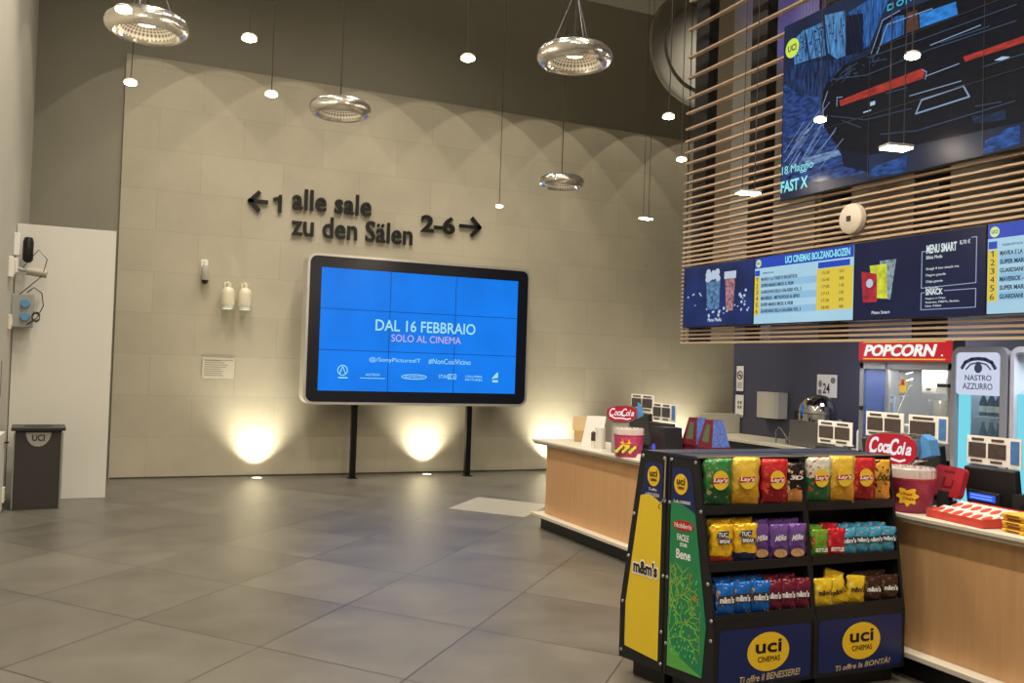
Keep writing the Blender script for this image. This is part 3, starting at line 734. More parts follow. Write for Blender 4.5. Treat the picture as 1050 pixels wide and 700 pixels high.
def bar_lamp(loc, label, rz, L=.16):
    t = thing('bar_pendant', label, 'pendant lamp', loc, rz, 'flat bar pendant lamps')
    MB().box(-L/2, L/2, -.05, .05, .0, .016, .004).done('housing', steel, t)
    MB().box(-L/2+.004, L/2-.004, -.046, .046, -.008, .0, .002).done('diffuser', led, t)
    H = ZC-loc[2]
    for s in (-1, 1):
        MB().tube([(s*L*.3, 0, .014), (s*L*.3+.003, 0, .8), (s*L*.28, 0, H)], .003, 6).done('cord', cordm, t)
    MB().box(-L/2, L/2, -.04, .04, H-.02, H).done('ceiling_plate', white, t)
    light('AREA', 'pendant_light', (0, 0, -.02), 7, size=.12, parent=t)
bar_lamp((5.82, 9.19, 3.5), 'flat bar pendant beside the tiled wall left of the slats', .3)
bar_lamp((4.19, 5.26, 3.0), 'flat bar pendant hanging in front of the bare slats', -.2)
bar_lamp((4.03, 3.77, 3.0), 'flat bar pendant hanging over the lower part of the big screen', -.2)

# ------------------------------------------------------------------ floor uplights
for x, lb in ((2.02, 'round floor uplight nearest the partition, left of the blue screen'), (4.54, 'round floor uplight below the blue screen between its posts'), (6.75, 'round floor uplight hidden behind the counter end'), (9.1, 'round floor uplight in the far right corner of the tiled wall')):
    t = thing('floor_uplight', lb, 'floor light', (x, 13.12, 0), 0, 'floor uplights along the tiled wall')
    MB().lathe([(.085, 0), (.09, .006), (.07, .008), (.065, .004)], 28).done('rim', steel, t, True)
    MB().lathe([(.066, .003), (0, .004)], 28).done('lens', glow('uplight_lens', (255, 244, 210), 10), t, True)
    light('SPOT', 'uplight', (0, .0, .02), 170 if x < 6 else 230, (1, .93, .72), .04, t, ang=math.radians(102), blend=1, aim=(0, .13, 1))

# ------------------------------------------------------------------ COUNTER
CT = .925
stone = mat('worktop_stone', (206, 198, 182), .35, 0, .08, 30)
birch = mat('birch_veneer', (204, 160, 114), .45, 0, .14, 3, stretch=(9, 9, .7))
t = thing('bar_counter', 'long birch fronted counter with pale stone worktop', 'counter', (4.2, 8.75, 0), 0)
YL = 7.6
b = MB(); b.box(0, .68, -YL, 0, CT-.022, CT, .003); b.done('worktop', stone, t)
b = MB(); b.box(.012, .68, -YL, -.01, CT-.045, CT-.0225, .002); b.done('worktop_underlayer', mat('stone_edge', (176, 168, 152), .5, 0, .08, 30), t)
MB().box(.09, .60, -YL, -.17, .155, CT-.045).done('front_panel', birch, t)
b = MB(); b.box(.0, .62, -YL, -.02, .125, .155, .003); b.done('base_ledge', stone, t)
MB().box(.07, .58, -YL, -.12, 0, .125).done('plinth', black, t)

# back bar
cream = mat('cream_top', (200, 194, 172), .4, 0, .05, 10)
t = thing('back_bar', 'cream topped back counter below the dark bar wall', 'counter', (6.36, 8.85, 0), 0)
MB().box(0, .638, -3.535, 0, .94, .973, .004).done('worktop', cream, t)
MB().box(.03, .62, -3.535, -.02, 0, .94).done('cabinet_body', dark, t)
MB().box(.05, .63, -.03, -.008, .975, 1.21, .003).done('end_board', cream, t)

# wall dispenser, notices on dark wall (faces -x)
t = thing('towel_dispenser', 'pale rounded paper towel dispenser on the dark bar wall', 'dispenser', (6.99, 8.2, 1.2), -PI/2)
MB().prism([(-.17, 0), (-.17, -.12), (-.13, -.155), (0, -.17), (.17, -.16), (.2, -.13), (.2, 0)], 0, .29, 'z').done('cover', mat('dispenser_grey', (176, 172, 158), .4), t)
MB().box(-.16, .18, -.13, -.01, -.015, .0).done('outlet', dark, t)
def notice(label, y, z, w, h):
    t = thing('notice_sheet', label, 'notice', (6.99, y, z), -PI/2)
    MB().box(0, w, -.006, 0, 0, h, .001).done('sheet', paper, t)
    return t
t = notice('small white sign with a red prohibition circle on the dark bar wall', 8.90, 1.48, .13, .30)
M = MB(); M.stroke(ell(.065, .19, .047, .047, 20), .014, -.008, -.006, True); M.stroke([(.035, .22), (.095, .16)], .012, -.008, -.006); M.done('prohibition_mark', mat('sign_red', (120, 30, 50), .5), t)
b = MB(); b.box(.04, .09, -.008, -.006, .18, .195); b.stroke([(.05, .2), (.08, .17)], .012, -.008, -.006)
for i in range(3): b.box(.02, .11, -.008, -.006, .04+i*.025, .048+i*.025)
b.done('print', blk_ink, t)
t = notice('white leaflet with four dark squares below the prohibition sign', 8.91, 1.17, .15, .285)
b = MB(); b.box(.0, .15, -.008, -.006, .265, .285); b.box(.0, .15, -.008, -.006, .01, .022); b.done('print', blk_ink, t)
b = MB()
for x in (.045, .09):
    for z in (.10, .155): b.box(x, x+.03, -.008, -.006, z, z+.035)
b.done('print', mat('grey_print', (120, 116, 116), .6), t)
t = notice('grey sheet with number 24 drawing above the steel dome', 7.54, 1.47, .29, .24)
text(t, '24', .09, .19, .04, .15, blk_ink, -.008, bold=.02)
b = MB(); b.prism(ell(.235, .18, .035, .035, 10), -.008, -.006); b.prism(ell(.05, .14, .025, .04, 8), -.008, -.006); b.box(.02, .07, -.008, -.006, .03, .08); b.done('print', mat('grey_print', 0), t)

# steel dome machine
t = thing('display_dome', 'rounded chrome domed machine on the back counter', 'machine', (6.62, 7.1, .975), -PI/2)
MB().box(-.26, .2, -.16, .2, 0, .26, .01).done('base', mat('machine_grey', (120, 118, 112), .35, .6), t)
MB().lathe([(.2, .26), (.2, .34), (.19, .41), (.155, .475), (.10, .515), (.04, .53), (0, .532)], 32, Matrix.Translation((-.03, .0, 0)), 1, .85).done('hood', mat('dome_chrome', (190, 192, 194), .08, 1), t, True)
MB().lathe([(.202, .335), (.206, .34), (.202, .345)], 32, Matrix.Translation((-.03, .0, 0)), 1, .85).done('hood_band', dark, t, True)
MB().prism([(-.17, .27), (-.17, .36), (-.12, .36), (-.12, .27)], -.18, -.169).done('latch', black, t)
b = MB()
for i in range(5): b.cyl(-.36+.03*i, -.1+.02*(i % 2), .0, .06+.03*i, .02, 10)
b.done('cup_rack', chrome, t)
MB().tube([(-.5, -.12, 0), (-.5, -.12, .13), (-.46, -.12, .17), (-.42, -.12, .15), (-.28, -.12, .02)], .007).done('tap', chrome, t)
def bottle(loc, label, capm):
    t = thing('spray_bottle', label, 'bottle', loc, 0, 'white bottles on the back counter')
    MB().lathe([(0, 0), (.035, 0), (.037, .02), (.037, .2), (.03, .22), (.015, .23), (.015, .24), (0, .24)], 18).done('body', white, t, True)
    MB().lathe([(.02, .235), (.022, .25), (.022, .29), (.015, .30), (0, .30)], 14).done('cap', capm, t, True)
bottle((6.52, 6.72, .975), 'white bottle with grey cap beside the steel dome', mat('cap_grey', (90, 110, 120), .4))
bottle((6.52, 6.45, .975), 'white bottle with blue cap between dome and popcorn machine', mat('cap_blue', (40, 60, 140), .4))

# ------------------------------------------------------------------ POPCORN MACHINE (faces -x)
t = thing('popcorn_machine', 'tall steel and glass popcorn cabinet with red lit POPCORN sign', 'popcorn machine', (6.37, 6.33, .975), -PI/2)
w = 1.01; h = 1.06
b = MB()
for x in (0, .30, w-.05): b.box(x, x+.05 if x != .30 else x+.03, 0, .04, 0, .86, .003)
b.box(0, w, 0, .04, .80, .87, .003); b.box(0, w, 0, .04, 0, .06, .003); b.done('frame', steel, t)
b = MB(); b.box(0, w, .5, .515, 0, .86); b.box(0, .015, .04, .5, 0, .86); b.box(w-.015, w, .04, .5, 0, .86); b.box(0, w, .04, .5, .82, .86); b.box(0, w, .04, .5, 0, .03)
b.done('steel_lining', mat('lining_steel', (196, 198, 200), .3, .7, .08, 10), t)
MB().box(.05, .30, .01, .018, .06, .80).done('glass_door', mat('blue_reflection_glass', (90, 120, 190), .08, .2, alpha=.55), t)  # blue tint paints a bluish reflection into the door pane
MB().box(.33, w-.05, .01, .016, .06, .80).done('glass_pane', mat('pane', (210, 220, 225), .05, alpha=.16), t)
MB().box(.11, .25, .16, .2, .30, .56, .006).done('door_sheet', mat('sheet_blue', (120, 146, 190), .4), t)
MB().box(.12, .24, .15, .16, .50, .54).done('door_label', mat('label_pale', (190, 205, 220), .5), t)
MB().box(.02, .05, -.02, .0, .42, .46, .004).done('lock', dark, t)
kt = MB().lathe([(0, 0), (.12, 0), (.15, .03), (.16, .2), (.155, .21), (0, .21)], 28, Matrix.Translation((.73, .28, .34))).done('kettle', mat('kettle_steel', (180, 178, 172), .2, 1), t, True)
MB().tube([(.73, .28, .55), (.73, .28, .82)], .02, 12).done('kettle_arm', steel, t)
MB().box(.52, .68, .2, .34, .60, .80, .01).done('motor_box', white, t)
MB().box(.575, .62, .195, .2, .625, .645).done('motor_label', dark, t)
MB().box(.34, w-.05, .06, .48, .30, .315).done('shelf', white, t)
b = MB()
for z in (.58, .66, .72, .78): b.tube([(.35, .12, z), (.42, .12, z-.02), (.42, .2, z)], .008)
b.tube([(.33, .1, .38), (.40, .1, .52), (.50, .1, .70)], .009); b.done('lever', chrome, t)
d = flat(t, 'warning_sticker', [(.455, .60), (.53, .60), (.53, .66), (.492, .74), (.455, .66)], mat('sticker_yellow', (220, 180, 60), .5), .008)
flat(d, 'sticker_band', [(.47, .665), (.515, .665), (.50, .72), (.485, .72)], mat('sticker_red', (170, 40, 30), .5), .006)
MB().box(.88, w-.02, -.03, 0, .66, .69, .004).done('handle', dark, t)
b = MB()
for i in range(60):
    x = .36+random.random()*.58; b.lathe([(0, -.02), (.018, -.01), (.022, .005), (0, .02)], 6, Matrix.Translation((x, .1+random.random()*.3, .05+random.random()*.03)))
o = b.done('popcorn_heap', mat('popcorn', (232, 222, 180), .7), t, True); o['kind'] = 'stuff'
MB().box(0, w, -.004, .14, .87, 1.065, .003).done('sign_box', steel, t)
MB().box(.004, w-.004, -.02, -.004, .874, 1.061, .004).done('sign_face', glow('popcorn_red', (206, 32, 44), .85), t)
b = MB(); b.box(.06, w-.06, -.024, -.02, .885, .897); b.box(.06, w-.06, -.024, -.02, 1.037, 1.049); b.done('sign_line', glow('sign_amber', (250, 180, 60), .9), t)
text(t, 'POPCORN', .07, .87, .915, 1.02, glow('sign_white', (255, 246, 238), 1), -.026, .004, shear=.25, bold=.035)
b = MB(); b.prism(ell(.92, .925, .008, .008, 10), -.026, -.022); b.done('trade_mark', glow('sign_white', 0), t)
light('AREA', 'cabinet_light', (.6, .25, .80), 5, (1, .95, .85), .3, t)

# ------------------------------------------------------------------ FRIDGES (face -x)
fg = mat('fridge_grey', (150, 152, 160), .4)
def bottle_mesh(b, x, y, z, s=1):
    b.lathe([(0, 0), (.03*s, 0), (.031*s, .10*s), (.012*s, .16*s), (.012*s, .2*s), (0, .2*s)], 10, Matrix.Translation((x, y, z)))
def fridge(loc, label, w, surround, header):
    t = thing('drinks_fridge', label, 'fridge', loc, -PI/2)
    hh = 1.97
    b = ring_prism(MB(), rrect(0, w, .02, hh, .08, 6), rrect(.035, w-.06, .1, hh-.045, .04, 6), 0, .05); b.done('door_surround', surround, t)
    b = MB(); b.box(0, .03, .05, .55, .02, hh-.06); b.box(w-.03, w, .05, .55, .02, hh-.06); b.box(.0, w, .05, .55, .02, .08); b.box(.04, w-.04, .05, .55, hh-.06, hh-.03)
    b.done('cabinet_body', surround, t)
    MB().box(.03, w-.03, .52, .55, .08, hh-.06).done('back_panel', glow('fridge_back', (30, 50, 74), .8), t)
    MB().box(.04, .15, .04, .05, .10, hh-.36).done('light_strip', glow('fridge_cyan', (120, 214, 232), 1.0), t)
    MB().box(.15, w-.06, .035, .04, .10, hh-.36).done('glass_door', mat('fridge_pane', (150, 190, 210), .05, alpha=.12), t)
    for i, z in enumerate((.4, .66, .92, 1.18, 1.42)):
        MB().box(.15, w-.04, .08, .5, z-.012, z).done('shelf', mat('fridge_shelf', (170, 190, 200), .4), t)
    light('AREA', 'fridge_light', (w/2, .3, hh-.1), 3, (.7, .9, 1), .3, t)
    return t
t = fridge((6.33, 5.30, 0), 'grey rounded drinks fridge with lit NASTRO AZZURRO header', .50, fg, True)
flat(t, 'header_panel', rrect(.035, .44, 1.585, 1.925, .03), glow('header_white', (206, 214, 236), .95), .012, .02)
inkb = mat('header_ink', (70, 78, 130), .5)
text(t, 'NASTRO', .12, .36, 1.70, 1.745, inkb, .008, bold=.01); text(t, 'AZZURRO', .10, .37, 1.63, 1.68, inkb, .008, bold=.01)
b = MB(); b.stroke([(.09, 1.80), (.12, 1.845), (.18, 1.87), (.24, 1.875), (.30, 1.87), (.36, 1.845), (.39, 1.80)], .028, .009, .011); b.prism(ell(.24, 1.80, .035, .04, 16), .008, .0105)
b.stroke([(.13, 1.79), (.17, 1.83), (.24, 1.845), (.31, 1.83), (.35, 1.79)], .012, .009, .011); b.done('emblem', inkb, t)
t2 = fridge((6.33, 4.775, 0), 'pale drinks fridge at the right edge next to the beer fridge', .62, mat('fridge_pale', (196, 198, 204), .4), False)
gb = mat('bottle_glass', (40, 60, 84), .15)
pb = thing('drink_bottle', 'dark drink bottle standing in the beer fridge', 'bottle', (6.33+.18, 5.30-.2, 1.42), 0, 'bottles inside the drinks fridges')
bb = MB(); bottle_mesh(bb, 0, 0, 0); bb.done('glass_body', gb, pb, True)
MB().lathe([(.013, .19), (.013, .205), (0, .206)], 10).done('cap', steel, pb, True)
MB().lathe([(.0315, .03), (.0315, .08)], 12).done('label_wrap', paper, pb, True)
first = True
for (fy, cells) in ((5.30, (.19, .26, .33, .40)), (4.775, (.2, .28, .36, .44, .52))):
    for z in (.4, .66, .92, 1.18, 1.42):
        for dx in (.14, .24):
            for c in cells:
                if first: first = False; pb.location = (6.33+dx, fy-c, z); continue
                dup(pb, (6.33+dx, fy-c, z))
for o in list(bpy.data.objects):
    if o.parent is None and o.name.startswith('drink_bottle'):
        row = {.4: 'bottom', .66: 'second', .92: 'middle', 1.18: 'fourth', 1.42: 'top'}[round(o.location.z, 2)]
        o['label'] = 'dark drink bottle on the %s shelf of the %s fridge' % (row, 'grey beer' if o.location.y > 4.78 else 'pale right-hand')
        o['group'] = 'bottles on the %s shelf of the %s fridge' % (row, 'grey beer' if o.location.y > 4.78 else 'pale right-hand')

# ------------------------------------------------------------------ COUNTER THINGS
cardw = mat('card_white', (228, 226, 222), .5)
cardp = mat('card_picture', (70, 60, 58), .4, 0, .5, 30)
cardb = mat('card_blue', (70, 116, 176), .4, 0, .3, 30)
def pos_terminal(loc, label, n=2, w=.35, z0=.29, blue=True, rz=-PI/2):
    t = thing('pos_terminal', label, 'till', loc, rz, 'tills along the counter')
    MB().box(-.13, .13, -.1, .1, 0, .025, .006).done('base', black, t)
    MB().prism([(-.06, .0), (.06, 0), (.04, z0-.02), (-.04, z0-.02)], -.03, .04).done('stand', dark, t)
    M = Matrix.Rotation(.15, 4, 'X')
    MB().box(-w/2+.01, w/2-.01, -.02, .03, .05, z0-.01, .008, M).done('monitor', dark, t)
    b = MB(); b.box(-w/2, w/2, -.022, -.016, z0, z0+.165); b.box(-w/2, w/2, -.016, -.004, z0, z0+.01)
    c = b.done('card_holder', cardw, t)
    nn = n
    pw = (w-.02-(.07 if blue else 0))/nn
    for i in range(nn):
        x = -w/2+.012+i*pw
        MB().box(x, x+pw-.016, -.025, -.0215, z0+.04, z0+.125).done('card_picture', cardp, c)
        MB().box(x+.02, x+pw-.03, -.025, -.0215, z0+.138, z0+.152).done('card_title', cardp, c)
        MB().box(x+.015, x+pw-.04, -.025, -.0215, z0+.014, z0+.026).done('card_title', cardp, c)
    if blue: MB().box(w/2-.065, w/2-.012, -.025, -.0215, z0+.02, z0+.15).done('card_stripe', cardb, c)
    return t
pos_terminal((4.80, 7.52, CT), 'till with white photo card on top nearest the counter end', 2, .40, .37, False)
pos_terminal((4.70, 6.99, CT), 'till with photo card beside the dark stacked tubs', 2, .38, .31)
pos_terminal((4.78, 4.95, CT), 'till with photo card in front of the steel dome', 2, .33, .29, False)
pos_terminal((4.80, 4.52, CT), 'till with photo card behind the left part of the large cola sign', 2, .32, .38, False)
pos_terminal((4.80, 4.17, CT), 'till with photo card ending in a blue stripe behind the large cola sign', 1, .30, .38)
pos_terminal((4.72, 3.64, CT), 'till with photo card in front of the beer fridge, rightmost of all', 2, .35, .29)
# dark till stand bodies
t = thing('card_reader', 'dark till housing with small blue light next to the tub stacks', 'till', (4.52, 6.74, CT), -PI/2)
MB().prism([(-.1, 0), (.16, 0), (.12, .28), (-.07, .28)], -.08, .1).done('housing', dark, t)
MB().prism(ell(-.04, .10, .03, .03, 12), -.083, -.08).done('status_light', glow('till_blue', (70, 90, 220), .9), t)
t = thing('receipt_printer', 'black receipt printer behind the blue customer display', 'printer', (4.75, 3.38, CT), -PI/2)
MB().prism([(-.1, 0), (.2, 0), (.2, .12), (.05, .16), (-.1, .15)], -.1, .12).done('housing', dark, t)
MB().box(-.05, .12, -.106, -.1, .08, .1).done('paper_slot', black, t)
t = thing('customer_display', 'small blue lit two-line customer display on the near counter', 'display', (4.62, 3.64, CT), -PI/2-.1)
MB().tube([(0, .01, 0), (0, .01, .09)], .012).done('pole', black, t)
MB().box(-.10, .12, -.015, .02, .08, .145, .006).done('housing', black, t)
MB().box(-.085, .10, -.017, -.014, .093, .132).done('display', glow('lcd_blue', (50, 90, 230), 1), t)
b = MB()
for z in (.102, .117): b.box(-.07, .08, -.0185, -.017, z, z+.006)
b.done('display_text', glow('lcd_text', (130, 180, 255), 1), t)

# cola signs on tap towers
colar = glow('cola_red', (206, 30, 48), .75)
cw = glow('cola_white', (250, 240, 244), .9)
def cola(loc, label, w, rz, zc, column=False):
    t = thing('drink_dispenser', label, 'drink dispenser', loc, rz)
    h = w*.56
    pts = rrect(-w/2, w/2, zc-h/2, zc+h/2, h*.32, 6)
    # barrel-like tapered sign
    pts = [(x, z-(.12*h)*(x/(w/2))*0+((zc-z)*.0)) for x, z in pts]
    o = []
    for k in range(40):
        a = 2*PI*k/40; e = 2/2.7
        x = abs(cos(a))**e*(1 if cos(a) > 0 else -1); z = abs(sin(a))**e*(1 if sin(a) > 0 else -1)
        o.append((x*w/2*(1+.0*z), zc+z*h/2*(.86 if z > 0 else 1)+.03*h*x))
    MB().prism([(x*1.05, zc+(z-zc)*1.08) for x, z in o], -.06, .06).done('sign_body', chrome, t)
    MB().prism(o, -.066, -.058).done('sign_face', colar, t)
    for q, xa, xb, za, zb2 in (('C', -.42, -.23, -.20, .30), ('oca', -.24, .01, -.16, .12), ('C', .0, .18, -.20, .30), ('ol', .15, .31, -.16, .22), ('a', .31, .42, -.16, .10)):
        text(t, q, w*xa, w*xb, zc+h*za, zc+h*zb2, cw, -.07, .004, shear=.35, bold=.02)
    b = MB(); b.stroke([(-w*.40, zc-h*.16), (-w*.22, zc-h*.32), (w*.0, zc-h*.30), (w*.2, zc-h*.36), (w*.3, zc-h*.30)], .012, -.07, -.066)
    b.done('swash', cw, t)
    MB().prism([(w*.5, zc-.05), (w*.72, zc-.02), (w*.66, zc+.07), (w*.52, zc+.10)], -.03, .05).done('side_panel', mat('side_blue', (80, 140, 200), .3), t)
    if column:
        MB().box(-.09, .07, -.05, .07, 0, zc-h*.42, .006).done('column', mat('column_grey', (150, 148, 142), .4), t)
        MB().box(.0, .07, -.065, -.05, .0, .09, .004).done('red_foot', red_pl, t)
        return t
    MB().prism([(w*.02, .0), (w*.24, .0), (w*.40, zc-h*.35), (w*.28, zc-h*.35)], -.03, .03).done('tap_tower', chrome, t)
    MB().prism([(w*.09, .03), (w*.17, .03), (w*.34, zc-h*.4), (w*.30, zc-h*.4)], -.036, -.03).done('tower_stripe', red_pl, t)
    MB().box(-w*.2, w*.2, -.08, .08, 0, .03, .006).done('drip_tray', steel, t)
    return t
cola((4.50, 4.15, CT), 'chrome drink dispenser with large red cola sign on the near counter', .37, -PI/2+.05, .345)
t = cola((4.40, 7.26, CT), 'small drink dispenser with red cola sign at the far counter end', .27, -.62, .37, True)
# lollipop buckets
def bucket(loc, label, main, s=1.0):
    t = thing('lollipop_bucket', label, 'bucket', loc, .4, 'lollipop buckets on the counter')
    MB().lathe([(0, 0), (.115*s, 0), (.12*s, .005), (.138*s, .19*s), (0, .19*s)], 36).done('tub', main, t, True)
    MB().lathe([(.139*s, .187*s), (.141*s, .2*s), (.139*s, .2*s)], 36).done('rim', red_pl, t, True)
    b = MB()
    for k in range(46):
        a = k*2.4; r = .125*s*math.sqrt(k/46); zz = .19*s
        b.tube([(r*cos(a), r*sin(a), zz), (r*cos(a), r*sin(a), zz+.062*s+.008*sin(k*5))], .0045*s, 6)
    b.done('lollipop_sticks', white, t)['kind'] = 'stuff'
    MB().lathe([(.14*s, .192*s), (.138*s, .25*s), (.13*s, .258*s), (0, .26*s)], 36).done('clear_lid', mat('lid_plastic', (225, 222, 220), .2, alpha=.35), t, True)
    return t
pinkp = mat('bucket_print', (150, 44, 74), .4, 0, .7, 22)
t = bucket((4.36, 3.92, CT), 'large crimson lollipop bucket on the near counter beside the snack rack', pinkp)
M = Matrix.Rotation(-.5-.4, 4, 'Z')
def daisy(t, rz, R, z, r, mc, s):
    d = bpy.data.objects.new('logo_daisy', None)
    b = MB()
    pts = [(r*(1+.16*cos(8*a*PI/32))*cos(a*PI/32), z+r*(1+.16*cos(8*a*PI/32))*sin(a*PI/32)) for a in range(64)]
    b.prism(pts, -R-.004, -R+.02)
    bpy.data.objects.remove(d)
    o = b.done('logo_daisy', mc, t, rot=(0, 0, rz))
    text(o, s[0], -r*.7, r*.5, z+.0, z+r*.4, red_pl, -R-.006, .001, shear=.3, bold=.02); text(o, s[1], -r*.5, r*.7, z-r*.5, z-r*.1, red_pl, -R-.006, .001, shear=.3, bold=.02)
daisy(t, -.95-.4, .128, .10, .052, badge_yellow, ('Chupa', 'Chups'))
t = bucket((4.30, 6.97, CT), 'pink and yellow lollipop bucket beside the small cola sign', mat('bucket_print_pink', (196, 70, 120), .4, 0, .7, 26), .98)
daisy(t, -.75-.4, .125, .13, .04, badge_yellow, ('Chupa', 'Chups'))
b = MB()
for i in range(9): b.prism(ell(-.08+.02*i, .05+.02*(i % 3), .014, .014, 8), -.136, -.11)
b.done('print_dots', mat('lime_dots', (206, 214, 80), .5), t, rot=(0, 0, -1.15))

# card holder etc. at far end
t = thing('card_box', 'small brown cardboard box with open flap at the counter far end', 'box', (4.62, 8.38, CT), -.5)
kr = mat('kraft', (176, 146, 100), .7)
MB().box(-.1, .1, -.06, .06, 0, .12, .003).done('body', kr, t)
MB().box(-.12, .08, .04, .05, .12, .27, .002, Matrix.Rotation(-.1, 4, 'X')).done('flap', mat('kraft_pale', (200, 176, 134), .7), t)
t = thing('price_card', 'blank white leaning card on the far end of the counter', 'card', (4.5, 7.95, CT), -.45)
MB().prism([(-.13, 0), (.07, 0), (.12, .30), (-.07, .30)], 0, .006).done('sheet', paper, t, rot=(-.2, 0, 0))
MB().prism([(0, 0), (.16, 0), (.02, .2)], 0, .01, 'x').done('strut', paper, t)
t = thing('paper_roll', 'upright white roll beside the leaning card on the counter', 'roll', (4.42, 7.68, CT), 0)
MB().lathe([(0, 0), (.045, 0), (.045, .20), (.02, .20), (.02, .19), (0, .19)], 24).done('body', white, t, True)
t = thing('hand_sanitiser', 'tiny dark bottle with white base between card and roll', 'bottle', (4.36, 7.72, CT), 0)
MB().lathe([(0, 0), (.02, 0), (.02, .07), (0, .07)], 14).done('base', white, t, True)
MB().lathe([(.022, .07), (.022, .15), (.01, .16), (0, .165)], 14).done('body', mat('brown_plastic', (70, 56, 48), .4), t, True)

# popcorn tub stacks (upside-down nested tubs)
mar = mat('tub_maroon', (92, 22, 38), .4, 0, .35, 30)
tbl = mat('tub_blue_print', (84, 104, 178), .4, 0, 1, 60)
def tub(loc, label, group, rz):
    t = thing('popcorn_tub', label, 'popcorn tub', loc, rz, group)
    a, c, h = .098, .052, .235
    b = MB(); L = [b.bm.verts.new((s*q, u*q, z)) for z, q in ((0, a), (h, c)) for s, u in ((-1, -1), (1, -1), (1, 1), (-1, 1))]
    for i in range(4):
        f = b.bm.faces.new((L[i], L[(i+1) % 4], L[4+(i+1) % 4], L[4+i])); f.material_index = 1 if i in (0, 2) else 0
    b.bm.faces.new(L[4:])
    bmesh.ops.recalc_face_normals(b.bm, faces=b.bm.faces[:])
    b.done('body', [mar, tbl], t)
    b = ring_prism(MB(), [(-a-.007, -a-.007), (a+.007, -a-.007), (a+.007, a+.007), (-a-.007, a+.007)], [(-a+.004, -a+.004), (a-.004, -a+.004), (a-.004, a-.004), (-a+.004, a-.004)], 0, .012)
    b.done('rim', mar, t, rot=(PI/2, 0, 0))
    b = MB(); b.prism([(-.045, .05), (.042, .05), (.026, .20), (-.026, .20)], -.003, .0); b.done('print_panel', mat('tub_green', (70, 84, 60), .5, 0, .5, 30), t, loc=(-a+.001, 0, 0), rot=(-.194, 0, -PI/2))
    return t
for i, (px, py, rz, nm) in enumerate(((4.74, 6.56, .12, 'left'), (4.70, 6.27, .05, 'right'))):
    base = None
    for k in range(4):
        lb = ['bottom', 'second lowest', 'third', 'topmost'][k]+' upside-down maroon and blue popcorn tub of the %s stack' % nm
        o = tub((px, py, CT-.045+.001+.0335*k+.045), lb, 'popcorn tubs in the %s stack' % nm, rz) if k == 0 else dup(base, (px, py, CT+.001+.046*k), label=lb)
        if k == 0: base = o; o.location.z = CT+.001
t = thing('paper_cup', 'small blue and white paper cup right of the tub stacks', 'cup', (4.72, 6.04, CT), 0)
MB().lathe([(0, 0), (.045, 0), (.06, .14), (.057, .14), (.043, .006), (0, .006)], 24).done('cup', mat('cup_blue', (120, 150, 196), .4, 0, .6, 30), t, True)
MB().lathe([(.06, .136), (.063, .14), (.06, .144)], 24).done('rim', white, t, True)
t = thing('napkin_pile', 'low pile of white napkins before the tub stacks', 'napkins', (4.45, 6.42, CT), .5)
b = MB()
for i in range(5): b.box(-.1+.004*i, .1-.003*i, -.07, .07+.003*(i % 2), .008*i, .008*i+.007, .001)
b.done('napkins', mat('napkin', (226, 214, 200), .8), t)
t = thing('napkin_pile', 'white napkins lying next to the pink lollipop bucket', 'napkins', (4.32, 6.70, CT), 0)
b = MB()
for i in range(4): b.box(-.07+.006*i, .08-.003*i, -.07, .07, .01*i, .01*i+.009, .001)
b.done('napkins', mat('napkin', 0), t)

# red lidded box + sweets trays on near counter
t = thing('payment_terminal', 'red hooded payment stand behind the sweets tray', 'terminal', (4.55, 3.86, CT), -PI/2-.25)
MB().prism(rrect(-.13, .13, .09, .27, .03), -.012, .02).done('shell', mat('shell_red', (150, 34, 46), .35), t, rot=(-.25, 0, 0))
MB().prism([(-.05, 0), (.05, 0), (.04, .12), (-.04, .12)], 0, .04).done('stand', dark, t)
b = MB(); b.stroke([(-.03, .2), (-.03, .15), (.05, .15), (.05, .19)], .008, -.016, -.011); b.box(-.05, .05, -.015, -.011, .235, .243); b.done('print', mat('dark_red', (110, 20, 30), .5), t, rot=(-.25, 0, 0))
t = thing('sweets_tray', 'low red cardboard tray holding white chocolate bars', 'tray', (4.42, 3.52, CT), -PI/2-.1)
rt = mat('tray_red', (200, 70, 60), .5, 0, .3, 20)
b = MB(); b.box(-.2, .2, -.16, -.155, 0, .045); b.box(-.2, .2, .155, .16, 0, .08); b.box(-.2, -.195, -.155, .155, 0, .05); b.box(.195, .2, -.155, .155, 0, .05); b.box(-.2, .2, -.16, .16, 0, .004); b.done('tray', rt, t)
barw = mat('bar_wrapper', (236, 220, 204), .35)
bar_p = None
for row in range(2):
    for i in range(6):
        x = -.17+i*.066; lb = 'white and red chocolate bar, %s from the left in the %s row of the tray' % (['first', 'second', 'third', 'fourth', 'fifth', 'sixth'][i], ['front', 'back'][row])
        cx, cyy = x, -.08+row*.13
        ca, sa = cos(-PI/2-.1), sin(-PI/2-.1)
        wx, wy = 4.42+cx*ca-cyy*sa, 3.52+cx*sa+cyy*ca
        if bar_p is None:
            bar_p = thing('chocolate_bar', lb, 'chocolate bar', (wx, wy, CT+.006), -PI/2-.1, 'chocolate bars in the red tray')
            M = Matrix.Rotation(.30, 4, 'X')
            MB().box(-.030, .030, -.065, .062, .028, .042, .005, M).done('wrapper', barw, bar_p)
            MB().prism(ell(0, 0, .024, .036, 14), 0, .0012, 'z').done('red_logo', mat('logo_red', (214, 60, 54), .5), bar_p, loc=(0, -.014, .0395), rot=(.30, 0, 0))
            MB().box(-.026, .026, -.045, .045, 0, .026, .003).done('lower_wrapper', rt, bar_p)
        else: dup(bar_p, (wx, wy, CT+.006+.02*row), label=lb)
yb = mat('yellow_wrapper', (226, 178, 50), .35, 0, .2, 30)
p0 = None
